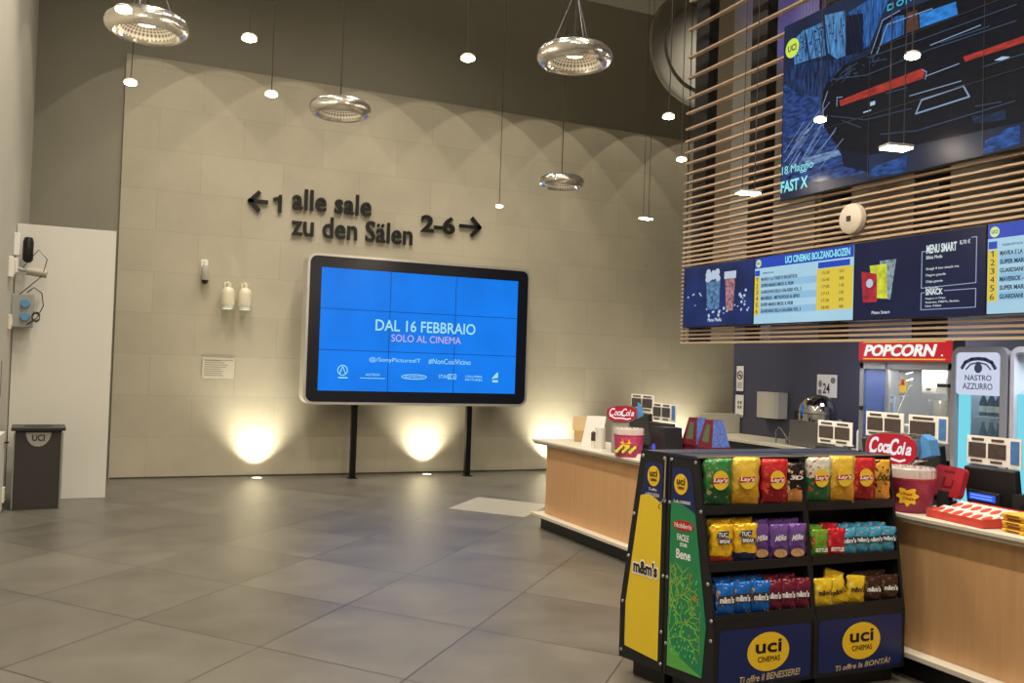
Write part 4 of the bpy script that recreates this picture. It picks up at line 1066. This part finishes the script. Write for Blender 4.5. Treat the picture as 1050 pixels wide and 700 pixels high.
for k in range(5):
    for j in range(2):
        lb = 'yellow sweets pack, %s layer, %s stack by the chocolate bar tray' % (['lowest', 'second', 'middle', 'fourth', 'top'][k], ['left', 'right'][j])
        loc = (4.37+.01*(k % 2)+.02*j, 3.19-.16*j, CT+.0005+.0195*k)
        if p0 is None:
            p0 = thing('sweets_pack', lb, 'sweets pack', loc, -PI/2-.1, 'yellow sweets packs stacked on the counter')
            MB().box(-.068, .068, -.09, .09, .001, .018, .004).done('wrapper', yb, p0)
            b = MB(); b.box(-.074, -.066, -.085, .085, .007, .011); b.box(.066, .074, -.085, .085, .007, .011); b.done('crimped_end', mat('crimp', (190, 150, 50), .4), p0)
            MB().box(-.04, .04, -.0915, -.09, .004, .014).done('print_stripe', mat('brown_print', (120, 70, 30), .5), p0)
        else: dup(p0, loc, label=lb)

# ------------------------------------------------------------------ SNACK STANDS
SR = (2.788, 4.108, 0); SA = -.017
Wt, Dt, Db, Ht, zk, zb = 1.294, .2055, .339, 1.259, .40, .0885
FR = Wt+.08
def bz(z): return Db if z <= zk else Db+(Dt-Db)*(z-zk)/(Ht-zk)
def LP(b, z): return Vector((-b*.238, b*.971, z))       # point on the skewed left side, b>0 to the back
def side_plate(t, name, u, w, pts, m, off=0, th=.018, sgn=-1):
    """pts (b,z) on left side plane, thickness outwards"""
    n = Vector((-.971, -.238, 0)).normalized()
    bm = bmesh.new()
    A = [bm.verts.new(LP(p, z)+n*off) for p, z in pts]; B = [bm.verts.new(LP(p, z)+n*(off+th)) for p, z in pts]
    k = len(pts); bm.faces.new(A); bm.faces.new(B[::-1])
    for i in range(k): bm.faces.new((A[i], B[i], B[(i+1) % k], A[(i+1) % k]))
    bmesh.ops.recalc_face_normals(bm, faces=bm.faces[:])
    me = bpy.data.meshes.new(name); bm.to_mesh(me); bm.free(); me.materials.append(m)
    o = bpy.data.objects.new(name, me); C.objects.link(o); o.parent = t
    return o
def side_frame(t):
    """an empty-free frame: text made in XZ is turned on to the left side plane (u to the viewer's right = towards the front)"""
    ang = math.atan2(-.971, .238)  # direction of +u (towards front)
    return ang
UA = math.atan2(-.971, .238)
def on_side(o, off=0):
    o.rotation_euler = (0, 0, UA); n = Vector((-.971, -.238, 0)).normalized(); o.location = n*off
    return o
stand_black = mat('stand_black', (24, 25, 29), .45, 0, .05, 8)
green_p = mat('green_print', (38, 132, 84), .4, 0, .12, 4)
grgr = mat('green_light_print', (90, 170, 80), .4)
orange_p = mat('orange_print', (190, 120, 50), .5)
def curve_top(u0, u1, z, h, n=8, up=True):
    return [(u0+(u1-u0)*i/n, z+h*sin(PI*.5*(1-i/n)+.3)) for i in range(n+1)]
def unit_front(name, label, x0, x1, txt, left_side):
    t = thing(name, label, 'snack stand', SR, SA, 'black snack stands by the counter')
    ftop, fbot = -Dt*.971, -Db*.971
    def prof(z): return -bz(z)*.971
    if left_side:
        P = [(0, zb), (-Db, zb), (-Db, zk), (-Dt, Ht), (0, Ht)]
        side_plate(t, 'side_panel', 0, 0, P, stand_black, -.018, .018)
        # printed graphic on it
        def q(b, z): return (-b, z)
        G1 = [(.045, zb+.06)]; top = Ht-.07
        def ue(z): return bz(z)-.05-.0*z
        gz = .98
        g = [(.028, zb+.05), (ue(.2)-.02, zb+.05), (ue(zk), zk), (ue(gz), gz-.02)]+[(ue(gz)+(0.028-ue(gz))*i/8, gz-.02+.05*sin(PI*.55*i/8)) for i in range(1, 8)]+[(.028, gz+.025)]
        a = MB().prism([(ue(top)-.015, top), (.04, top), (.028, top-.015), (.028, gz-.1), (ue(gz-.1), gz-.1), (ue(top), top-.015)], -.0012, 0).done('navy_print', navy, t); on_side(a, .0005)
        a = MB().prism(g, -.0024, -.0012).done('green_print', green_p, t); on_side(a, .0005)
        a = MB().prism([(.028, zb+.05), (ue(.2)-.02, zb+.05), (.12, .2), (.05, .26), (.028, .4)], -.0032, -.0024).done('light_green_print', grgr, t); on_side(a, .0005)
        bd = uci_badge(t, .095, 1.105, .047, .055, badge_yellow, blk_ink, -.004, True); on_side(bd, .0005)
        on_side(text(t, 'Ti offre il BENESSERE', .045, .165, 1.005, 1.02, white_ink, -.003), .0005)
        o = MB().prism(ell(.12, .89, .075, .028, 24), -.004, -.0024).done('red_oval', mat('oval_red', (176, 40, 36), .5), t); on_side(o, .0005)
        on_side(text(t, 'Nobileria', .06, .18, .877, .903, white_ink, -.0055), .0005)
        for s, a0, a1, z0, z1 in (('FACILE', .08, .16, .81, .845), ('STAR', .10, .15, .78, .80), ('Bene', .075, .175, .715, .765)):
            on_side(text(t, s, a0, a1, z0, z1, white_ink, -.004, bold=.02), .0005)
        b = MB(); random.seed(5)
        def branch(x, z, a, L, d):
            x2, z2 = x+L*cos(a), z+L*sin(a)
            x2 = min(max(x2, .035), .25)
            b.stroke([(x, z), (x2, z2)], .004 if d > 1 else .0025, -.0036, -.0026)
            if d > 0:
                branch(x2, z2, a+random.uniform(.3, .8), L*.8, d-1); branch(x2, z2, a-random.uniform(.3, .8), L*.8, d-1)
        branch(.035, .30, 1.0, .09, 5); branch(.04, .36, 1.5, .09, 5); branch(.035, .28, .4, .08, 4); branch(.04, .42, 1.2, .07, 4)
        b.stroke([(.05+.014*i, .665+.02*sin(i*.9)) for i in range(9)], .003, -.0036, -.0026)
        o = b.done('printed_branches', mat('lime_print', (150, 190, 80), .5), t); on_side(o, .0005)
        b = MB()
        for i in range(90): b.prism(ell(random.uniform(.04, .225), random.uniform(.2, .62), random.uniform(.003, .006), random.uniform(.005, .01), 8), -.0042, -.003)
        o = b.done('printed_leaves', mat('leaf_print', (110, 200, 100), .5), t); on_side(o, .0005)
        b = MB(); b.prism(ell(.21, .53, .013, .017, 10), -.0042, -.003); b.prism(ell(.18, .64, .008, .01, 10), -.0042, -.003); b.prism(ell(.18, .33, .006, .008, 10), -.0042, -.003)
        o = b.done('printed_fruit', orange_p, t); on_side(o, .0005)
        b = MB()
        for bb, z in ((.02, Ht-.03), (Dt-.015, Ht-.03), (.015, 1.0), (bz(1.0)-.012, .98), (bz(.6)-.015, .62), (.012, .6), (Db-.018, .44), (Db-.018, .34), (.015, .25)):
            on_side(MB().lathe([(0, .004), (.008, .003), (.01, 0)], 14, Matrix.Translation((bb, -.001, z)) @ Matrix.Rotation(PI/2, 4, 'X')).done('screw_cap', steel, t, True), 0)
    else:
        b = MB(); b.prism([(-.005, zb), (prof(zb), zb), (prof(zk), zk), (prof(Ht), Ht), (-.005, Ht)], x0, x0+.015, 'x'); b.done('side_panel', stand_black, t)
    if left_side:
        b = MB(); b.prism([(-.005, zb), (prof(zb), zb), (prof(zk), zk), (prof(Ht), Ht), (-.005, Ht)], x1-.018, x1-.002, 'x'); b.done('side_panel', stand_black, t)
    else:
        b = MB(); b.prism([(-.005, zb), (prof(zb), zb), (prof(zk), zk), (prof(Ht), Ht), (-.005, Ht)], x1-.018, x1, 'x'); b.done('side_panel', stand_black, t)
    def xl(y): return (-y*.245+.002) if left_side else x0+.015
    # back panel
    MB().box(xl(0), x1-.018, -.02, -.006, zb, Ht).done('back_panel', stand_black, t)
    # shelves with lips
    for z in (1.0, .715, .455):
        f = prof(z)
        MB().prism([(xl(f)+.002, f), (x1-.018, f), (x1-.018, -.02), (xl(0)+.002, -.02)], z-.012, z, 'z').done('shelf', stand_black, t)
        MB().prism([(xl(f)+.0, f-.006), (x1-.012, f-.006), (x1-.012, f+.008), (xl(f)+.0, f+.008)], z-.035, z+.012, 'z').done('shelf_lip', stand_black, t)
    # top board
    f = prof(Ht)
    MB().prism([(xl(f)-.006, f-.005), (x1-.002, f-.005), (x1-.002, .0), (xl(0)-.004, .0)], Ht-.012, Ht, 'z').done('top_board', mat('top_navy', (34, 40, 64), .35), t)
    MB().prism([(xl(f)-.008, f-.007), (x1-.002, f-.007), (x1-.002, f-.002), (xl(f)-.008, f-.002)], Ht-.004, Ht+.003, 'z').done('top_edge', mat('edge_beige', (150, 138, 112), .5), t)
    # lower front
    f = prof(zb)
    MB().prism([(xl(f), f), (x1-.002, f), (x1-.002, f+.014), (xl(f), f+.014)], zb, zk+.03, 'z').done('front_panel', stand_black, t)
    n = flat(t, 'navy_front_print', rrect((xl(f) if left_side else x0)+.03, x1-.025, zb+.02, zk-.01, .025), navy, f-.0025)
    cx = (x0 if not left_side else xl(f))/2+x1/2+(.01 if left_side else -.005)
    bd = uci_badge(n, cx+.01, .262, .135, .100, badge_yellow, blk_ink, f-.004, True)
    text(n, txt, cx-.17, cx+.22, .112, .147, gold_ink, f-.004, .001, shear=.2, bold=.01, tilt=.03)
    MB().prism([(xl(-.2)+.03, -.3), (x1-.03, -.3), (x1-.03, -.03), (xl(0)+.05, -.03)], zb-.006, zb, 'z').done('bottom_board', stand_black, t)
    MB().prism([(xl(-.25)+.05, -.27), (x1-.03, -.27), (x1-.03, -.03), (xl(0)+.04, -.03)], 0.001, zb-.006, 'z').done('plinth', stand_black, t)
    return t
mid = .727
unit_front('snack_stand', 'black snack stand with green side print and full bag shelves', 0, mid, 'Ti offre il BENESSERE!', True)
unit_front('snack_stand', 'black snack stand nearest the counter with BONTÀ print on its front', mid, FR, 'Ti offre la BONTÀ!', False)
# back unit (yellow side)
t = thing('snack_stand', 'black snack stand with yellow chocolate advert on its side', 'snack stand', SR, SA, 'black snack stands by the counter')
gap = .012
side_plate(t, 'side_panel', 0, 0, [(gap, zb), (Db, zb), (Db, zk), (Dt, Ht), (gap, Ht)], stand_black, -.018, .018)
def ub(z): return -(bz(z)-.045)
top = Ht-.06
a = MB().prism([(ub(top)+.015, top), (-.05, top), (-.038, top-.015), (-.038, .93), (ub(.93), .93), (ub(top), top-.015)], -.0012, 0).done('navy_print', navy, t); on_side(a, .0005)
g = [(-.04, zb+.05), (-.038, 1.0-.02)]+[(-.038+(ub(1.0)+.038)*i/8, .98+.04*sin(PI*.75*i/8)) for i in range(1, 9)]+[(ub(zk), zk), (ub(.2), .16)]
a = MB().prism(g, -.0024, -.0012).done('yellow_print', yellow_print, t); on_side(a, .0005)
bd = uci_badge(t, -.105, 1.125, .045, .055, badge_yellow, blk_ink, -.0035, True); on_side(bd, .0005)
on_side(text(t, 'Ti offre', -.14, -.08, 1.045, 1.06, white_ink, -.003), .0005); on_side(text(t, 'la DOLCEZZA', -.16, -.06, 1.015, 1.032, white_ink, -.003), .0005)
on_side(text(t, "m&m's", -.245, -.05, .57, .665, white_ink, -.004, bold=.09), .0005)
on_side(text(t, "m&m's", -.238, -.057, .58, .655, mat('cocoa_print', (50, 30, 24), .5), -.0055, bold=.035), .0005)
b = MB()
for bb, z in ((-.03, Ht-.03), (-Dt+.015, Ht-.03), (-.02, 1.0), (-bz(.9)+.012, .9), (-bz(.65)+.015, .66), (-.018, .6), (-Db+.018, .4), (-Db+.018, .13), (-.02, .3), (-.02, .13)):
    on_side(MB().lathe([(0, .004), (.008, .003), (.01, 0)], 14, Matrix.Translation((bb, -.001, z)) @ Matrix.Rotation(PI/2, 4, 'X')).done('screw_cap', steel, t, True), 0)
MB().prism([(FR-.016, .0), (FR-.016, Db*.971), (FR, Db*.971), (FR, .0)][::-1], zb, Ht*.96, 'z').done('side_panel', stand_black, t)
MB().box(.0, FR-.02, .004, .016, zb, Ht).done('back_panel', stand_black, t)
MB().prism([(-Dt*.238, Dt*.971), (FR-.018, Dt*.971), (FR-.018, .005), (.0, .005)], Ht-.012, Ht, 'z').done('top_board', mat('top_navy', 0), t)
for z in (1.0, .715, .455):
    f = bz(z)*.971
    MB().prism([(-f*.24+.004, f), (FR-.018, f), (FR-.018, .018), (.004, .018)], z-.012, z, 'z').done('shelf', stand_black, t)
MB().prism([(-Db*.238+.002, Db*.971-.014), (FR-.018, Db*.971-.014), (FR-.018, Db*.971), (-Db*.238+.002, Db*.971)], zb, zk, 'z').done('rear_panel', stand_black, t)
MB().prism([(-.02, .27), (FR-.05, .27), (FR-.05, .03), (.03, .03)], .001, zb, 'z').done('plinth', stand_black, t)
b = MB(); b.tube([(-.014, .008, Ht-.02), (-.014, .012, 1.02), (-.03, .02, .99), (-.035, .035, .97), (-.02, .04, .955)], .004); b.done('hanging_cable', mat('cable_beige', (170, 150, 120), .5), t)

# ------------------------------------------------------------------ SNACK BAGS
def bag_mesh(w, h, t, seed):
    rnd = random.Random(seed); bm = bmesh.new(); nx, nz = 10, 14
    def P(i, k, s):
        u = i/nx*2-1; v = k/nz
        prof = (max(0, 1-abs(u)**2.6))**.6*(max(0, sin(PI*min(max((v-.05)/.9, 0), 1))))**.45
        pin = 1-.07*sin(PI*v)**2*0+.03*cos(2*PI*v)
        wr = (sin(u*6+v*9+seed)*.5+sin(u*13-v*7+seed*2)*.5)*.010
        cr = .003*sin(i*2.6) if k in (0, nz) else 0
        return Vector((u*w/2*pin+.003*sin(v*20+seed), s*(prof*t/2+wr*prof)+cr, v*h))
    F = {}
    for s in (-1, 1):
        for i in range(nx+1):
            for k in range(nz+1):
                if s == 1 and (i in (0, nx) or k in (0, nz)): F[(s, i, k)] = F[(-1, i, k)]
                else: F[(s, i, k)] = bm.verts.new(P(i, k, s))
    for s in (-1, 1):
        for i in range(nx):
            for k in range(nz):
                q = [F[(s, i, k)], F[(s, i+1, k)], F[(s, i+1, k+1)], F[(s, i, k+1)]]
                try: bm.faces.new(q)
                except ValueError: pass
    bmesh.ops.recalc_face_normals(bm, faces=bm.faces[:])
    me = bpy.data.meshes.new('bag_body'); bm.to_mesh(me); bm.free()
    for p in me.polygons: p.use_smooth = True
    return me
def make_bag(kind, cat, m, w, h, t, deco, seed):
    o = thing(kind, '', cat, (0, 0, 0))
    me = bag_mesh(w, h, t, seed); me.materials.append(m)
    b = bpy.data.objects.new('bag_body', me); C.objects.link(b); b.parent = o
    deco(o, w, h, t+.008)
    return o
lays_y = mat('logo_yellow', (240, 200, 60), .4); lays_r = mat('logo_ribbon_red', (200, 36, 40), .4)
def d_lays(o, w, h, t):
    d = flat(o, 'logo_disc', ell(.004, h*.56, w*.27, h*.2, 20), lays_y, -t/2-.004)
    r = flat(d, 'logo_ribbon', [(-w*.25, h*.49), (w*.27, h*.52), (w*.26, h*.62), (-w*.24, h*.6)], lays_r, -t/2-.0055)
    text(d, "Lay's", -w*.22, w*.25, h*.50, h*.61, white_ink, -t/2-.007, .001, shear=.15, bold=.03)
def d_word(s, ink, z=.5, hh=.13, shear=.1, back=None, tilt=0.0, x=.35):
    def f(o, w, h, t):
        if back: d = flat(o, 'logo_patch', [(-w*.42, h*(z-.03)), (w*.42, h*(z-.01)), (w*.42, h*(z+hh+.04)), (-w*.42, h*(z+hh+.01))], back, -t/2-.004)
        text(o, s, -w*x, w*x, h*z, h*(z+hh), ink, -t/2-.0055, .001, shear=shear, bold=.035, tilt=tilt)
    return f
def d_tuc(o, w, h, t):
    bl = mat('tuc_blue', (40, 50, 110), .4)
    flat(o, 'logo_patch', [(-w*.28, h*.66), (w*.2, h*.70), (w*.24, h*.84), (-w*.2, h*.82)], bl, -t/2-.004)
    flat(o, 'logo_patch', [(-w*.2, h*.5), (w*.34, h*.52), (w*.36, h*.64), (-w*.16, h*.65)], bl, -t/2-.004)
    text(o, 'TUC', -w*.22, w*.16, h*.69, h*.80, white_ink, -t/2-.006, .001, bold=.03); text(o, 'BREAK', -w*.15, w*.31, h*.53, h*.62, white_ink, -t/2-.006, .001, bold=.03)
def d_milka(o, w, h, t):
    text(o, 'Milka', -w*.3, w*.25, h*.52, h*.68, white_ink, -t/2-.005, .001, shear=.35, bold=.02, tilt=.15)
    flat(o, 'printed_biscuits', ell(.0, h*.2, w*.33, h*.12, 12), mat('biscuit', (190, 150, 100), .5, 0, .6, 60), -t/2-.0025)
mk = {}
mk['green'] = make_bag('crisp_bag', 'crisps', band_mat('bag_green', (60, 130, 70), (36, 92, 54), .09, (170, 150, 110)), .155, .225, .06, d_lays, 1)
mk['white'] = make_bag('crisp_bag', 'crisps', band_mat('bag_greenwhite', (214, 214, 196), (38, 104, 66), .13, (190, 60, 50)), .15, .225, .06, d_lays, 2)
mk['yellow'] = make_bag('crisp_bag', 'crisps', band_mat('bag_yellow', (226, 186, 72), (206, 152, 42), .08), .155, .23, .065, d_lays, 3)
mk['red'] = make_bag('crisp_bag', 'crisps', band_mat('bag_red', (196, 44, 50), (148, 24, 36), .08, (214, 90, 60)), .15, .22, .06, d_lays, 4)
mk['snack'] = make_bag('crisp_bag', 'crisps', band_mat('bag_blackorange', (40, 26, 28), (210, 140, 80), .07, (220, 190, 150)), .10, .2, .05, d_word('3D', white_ink, .6, .1), 5)
mk['ecstasy'] = make_bag('crisp_bag', 'crisps', band_mat('bag_amber', (226, 166, 60), (214, 150, 56), .09, (40, 26, 22)), .10, .21, .05, d_word('DIXI', blk_ink, .5, .13), 6)
mk['tuc'] = make_bag('biscuit_bag', 'biscuits', band_mat('bag_tuc', (246, 196, 40), (190, 70, 40), .035), .125, .19, .045, d_tuc, 7)
mk['tucblue'] = make_bag('biscuit_bag', 'biscuits', band_mat('bag_tucblue', (246, 196, 40), (40, 46, 92), .045, None), .125, .19, .045, d_tuc, 8)
mk['milka'] = make_bag('chocolate_bag', 'chocolates', band_mat('bag_purple', (118, 82, 160), (96, 64, 140), .06), .108, .165, .045, d_milka, 9)
mk['blue'] = make_bag('chocolate_bag', 'chocolates', band_mat('bag_blue', (20, 110, 206), (14, 90, 190), .03, (200, 160, 110)), .105, .145, .04, d_word("m&m's", white_ink, .42, .2, .05, mat('word_brown', (60, 40, 36), .5)), 10)
mk['maroon'] = make_bag('chocolate_bag', 'chocolates', band_mat('bag_maroon', (120, 30, 62), (104, 24, 54), .03, (180, 120, 90)), .10, .145, .04, d_word("m&m's", white_ink, .42, .2, .05, mat('word_maroon', (90, 20, 50), .5)), 11)
mk['myellow'] = make_bag('chocolate_bag', 'chocolates', band_mat('bag_myellow', (244, 204, 40), (240, 196, 36), .03, (240, 220, 120)), .11, .15, .04, d_word("m&m's", mat('word_dark', (50, 34, 26), .5), .42, .2, .05), 12)
mk['brown'] = make_bag('chocolate_bag', 'chocolates', band_mat('bag_brown', (66, 40, 32), (56, 34, 28), .03, (120, 90, 70)), .105, .145, .04, d_word("m&m's", white_ink, .42, .2, .05), 13)
mk['sgreen'] = make_bag('candy_bag', 'sweets', band_mat('bag_sgreen', (120, 176, 60), (90, 150, 50), .05, (200, 60, 60)), .10, .15, .04, d_word('SKITTLES', white_ink, .2, .14, .1), 14)
mk['sred'] = make_bag('candy_bag', 'sweets', band_mat('bag_sred', (206, 34, 52), (186, 28, 46), .05, (220, 90, 90)), .105, .155, .04, d_word('SKITTLES', white_ink, .2, .14, .1), 15)
mk['lblue'] = make_bag('chocolate_bag', 'chocolates', band_mat('bag_lightblue', (70, 168, 208), (56, 146, 190), .03, (230, 150, 130)), .105, .15, .04, d_word("m&m's", white_ink, .48, .18, .05, mat('word_dkblue', (40, 60, 90), .5)), 16)
used = set()
def place(kind, x, z, d, label, group, rz=0, lean=-.08, roll=0, sc=1.0):
    """x along the stand front, d depth behind the shelf lip"""
    z = {1: 1.0, .7: .715, .5: .455}[round(z, 1)]
    sc *= {'tuc': 1.06, 'tucblue': 1.06, 'milka': 1.15, 'lblue': .98, 'blue': 1.16, 'maroon': 1.14, 'myellow': 1.02, 'brown': 1.0, 'sgreen': 1.0, 'sred': 1.0}.get(kind, 1.12)
    if z > .9 and d > .05: sc *= .93
    y = -bz(z)*.971+.012+d
    lean += .07; rz -= .22
    if z < .9 and d > .05: sc *= 1.12
    ca, sa = cos(SA), sin(SA)
    loc = (SR[0]+x*ca-y*sa, SR[1]+x*sa+y*ca, z+.001)
    if kind not in used:
        used.add(kind); o = mk[kind]; o.location = loc; o.rotation_euler = (lean, roll, SA+rz); o['label'] = label; o['group'] = group
        o.scale = (1.08, .9, sc)
    else: dup(mk[kind], loc, (lean, roll, SA+rz), label, group, (1.08, .9, sc))
g = 'crisp bags on the top shelf of the green-sided stand'
place('green', .16, 1.03, .01, 'green crisp bag at the left of the top shelf, green-sided stand', g, .05)
place('yellow', .33, 1.03, .005, 'yellow crisp bag on the top shelf between green and red, green-sided stand', g, -.04)
place('red', .52, 1.03, .0, 'red crisp bag on the top shelf right of the yellow one, green-sided stand', g, .03)
place('snack', .665, 1.03, .01, 'narrow black and orange snack bag at the right end of the top shelf, green-sided stand', g, .0)
place('yellow', .21, 1.035, .075, 'yellow crisp bag hidden behind the green bag on the top shelf', g, .1, 0, .05)
place('red', .35, 1.04, .08, 'red crisp bag peeking out behind the yellow bag, green-sided stand', g, -.1, 0, -.06)
place('red', .55, 1.035, .07, 'second red crisp bag behind the front red one, green-sided stand', g, .05, 0, .1)
g = 'bags on the middle shelf of the green-sided stand'
place('tuc', .17, .735, .02, 'yellow and orange biscuit bag at the left of the middle shelf', g, .05)
place('tucblue', .315, .735, .015, 'yellow and dark blue biscuit bag on the middle shelf', g, -.05)
place('milka', .43, .735, .035, 'left one of three purple chocolate bags on the middle shelf', g, .1)
place('milka', .535, .735, .01, 'middle one of three purple chocolate bags on the middle shelf', g, .0)
place('milka', .645, .735, .005, 'right one of three purple chocolate bags on the middle shelf', g, -.06)
place('tuc', .19, .737, .085, 'yellow biscuit bag behind the orange-footed one', g, -.1, 0)
place('tucblue', .33, .737, .085, 'yellow biscuit bag behind the blue-footed one', g, .1, 0)
for i, x in enumerate((.44, .55, .65)):
    place('milka', x, .737, .08+.01*(i % 2), '%s purple chocolate bag of the rear row on the middle shelf' % ['left', 'middle', 'right'][i], g, .08*(i-1), 0)
g = 'small bags on the lowest shelf of the green-sided stand'
for i, x in enumerate((.165, .275, .385)):
    place('blue', x, .465, .01+.01*(i % 2), '%s blue chocolate bag at the front of the lowest shelf' % ['first', 'second', 'third'][i], g, .05*(1-i))
for i, x in enumerate((.475, .565, .655)):
    place('maroon', x, .465, .02-.005*i, '%s maroon chocolate bag at the front of the lowest shelf' % ['left', 'middle', 'right'][i], g, -.05)
for i, x in enumerate((.19, .29, .39)):
    place('blue', x, .467, .085, '%s blue chocolate bag in the rear row of the lowest shelf' % ['first', 'second', 'third'][i], g, .06, .0)
for i, x in enumerate((.50, .61)):
    place('maroon', x, .467, .08, '%s maroon chocolate bag in the rear row of the lowest shelf' % ['left', 'right'][i], g, .06, .0)
g = 'crisp bags on the top shelf of the stand by the counter'
place('white', .83, 1.03, .01, 'green and white crisp bag at the left of the top shelf, counter-side stand', g, .05)
place('yellow', .985, 1.03, .0, 'yellow crisp bag on the top shelf, counter-side stand', g, -.02)
place('red', 1.14, 1.03, .0, 'red crisp bag on the top shelf, counter-side stand', g, .03)
place('ecstasy', 1.28, 1.03, .0, 'amber and black snack bag at the right end of the top shelf', g, -.05)
place('yellow', .88, 1.035, .075, 'yellow crisp bag behind the green and white one, counter-side stand', g, .1, 0, .05)
place('red', 1.03, 1.04, .075, 'red crisp bag behind the yellow one, counter-side stand', g, -.05, 0, -.04)
g = 'bags on the middle shelf of the stand by the counter'
place('sgreen', .81, .735, .01, 'green sweets bag at the left of the middle shelf, counter-side stand', g, .08)
place('sred', .915, .735, .0, 'bright red sweets bag beside the green one, counter-side stand', g, .0)
for i, x in enumerate((1.01, 1.10, 1.20, 1.295)):
    place('lblue', x, .735, .005+.01*(i % 2), '%s light blue chocolate bag in the front row, counter-side stand' % ['first', 'second', 'third', 'fourth'][i], g, .08*(i % 2)-.04, -.08, .08*((i % 2)*2-1))
for i, x in enumerate((.82, .92)):
    place('sgreen' if i == 0 else 'sred', x, .74, .075, ['green', 'red'][i]+' sweets bag of the rear row on the middle shelf', g, .05, 0)
for i, x in enumerate((1.0, 1.09, 1.18, 1.27)):
    place('lblue', x, .745, .08, '%s light blue chocolate bag in the rear row, counter-side stand' % ['first', 'second', 'third', 'fourth'][i], g, -.05, 0, .05)
g = 'small bags on the lowest shelf of the stand by the counter'
for i, x in enumerate((.81, .93, 1.04)):
    place('myellow', x, .465, .01+.005*i, '%s yellow chocolate bag at the front of the lowest shelf' % ['left', 'middle', 'right'][i], g, .05, -.1, [0, -.25, .08][i])
place('myellow', .88, .47, .08, 'tilted yellow chocolate bag sticking up behind the front row', g, .0, 0, .3, 1.1)
for i, x in enumerate((1.16, 1.285)):
    place('brown', x, .465, .015, '%s dark brown chocolate bag at the front of the lowest shelf' % ['left', 'right'][i], g, -.05)
for i, x in enumerate((1.13, 1.25)):
    place('brown', x, .467, .08, '%s dark brown chocolate bag in the rear row of the lowest shelf' % ['left', 'right'][i], g, .05, 0)

# ------------------------------------------------------------------ LIGHTS
WARM = (1, .91, .77)
for x in (.6, 3.4):
    for y in (-1.5, 1.5, 4.7, 8.0, 11.0):
        light('SPOT', 'ceiling_fill_light', (x, y, ZC-.06), (600 if y < 7 else 420) if y < 10 else 190, WARM, .25, ang=math.radians(150), blend=1, aim=(x, y, 0))  # unseen ceiling lamps added as general fill for the hall
        t = thing('ceiling_fill_light', 'round rim of an added, unseen fill light in the hall ceiling', 'ceiling light', (x, y, ZC), 0, 'added fill lights in the hall ceiling')
        MB().lathe([(.2, 0), (.21, -.02), (.19, -.03), (.18, -.01)], 28).done('rim', white, t, True)
for x in (1.0, 3.4, 5.8, 8.2):
    light('SPOT', 'wall_fill_light', (x, 10.4, ZC-.06), 430, WARM, .3, ang=math.radians(66), blend=1, aim=(x, 13.4, .9))  # unseen spots added to brighten the lower back wall
for i in range(10):
    x = .45+i*.99
    light('SPOT', 'wall_washer_light', (x, 12.0, 7.72), 75, (1, .9, .7), .005, ang=math.radians(66), blend=.03, aim=(x, 12.2, 0))
light('AREA', 'bar_fill_light', (6.15, 6.2, 2.38), 26, (.9, .9, 1), .5, aim=(6.2, 6.2, 0))  # this and the next: unseen lights added to brighten the back bar
light('AREA', 'bar_fill_light', (6.1, 4.2, 2.38), 30, (.9, .9, 1), .5, aim=(6.2, 3.2, 0))
light('SPOT', 'blue_glow_light', (6.2, 7.2, 4.6), 90, (.16, .14, 1), .1, ang=math.radians(50), blend=.8, aim=(6.9, 7.9, 5.7))
light('SPOT', 'left_wall_fill', (.6, 9.2, 7.7), 420, WARM, .1, ang=math.radians(70), blend=.8, aim=(-.97, 9.6, 2.2))  # unseen spot added to brighten the left wall

# ------------------------------------------------------------------ WORLD + CAMERA
wd = bpy.data.worlds.new('world'); bpy.context.scene.world = wd; wd.use_nodes = True
wd.node_tree.nodes['Background'].inputs[0].default_value = (.5, .48, .44, 1); wd.node_tree.nodes['Background'].inputs[1].default_value = .3
f, yaw, pit, rol, H = 929.45, .42158696, .02561485, .03206751, 1.70785068
fw = Vector((sin(yaw)*cos(pit), cos(yaw)*cos(pit), sin(pit))); r = Vector((cos(yaw), -sin(yaw), 0)); u = r.cross(fw)
r2 = r*cos(rol)+u*sin(rol); u2 = -r*sin(rol)+u*cos(rol)
cd = bpy.data.cameras.new('camera'); cam = bpy.data.objects.new('camera', cd); C.objects.link(cam)
cd.sensor_width = 36; cd.sensor_fit = 'HORIZONTAL'; cd.lens = f/1050*36; cd.clip_start = .05
Mx = Matrix((r2, u2, -fw)).transposed().to_4x4(); Mx.translation = (0, 0, H)
cam.matrix_world = Mx
sc = bpy.context.scene; sc.camera = cam
sc.view_settings.view_transform = 'Standard'; sc.view_settings.look = 'None'; sc.view_settings.gamma = 1; sc.view_settings.exposure = .36
sc.view_settings.use_curve_mapping = False
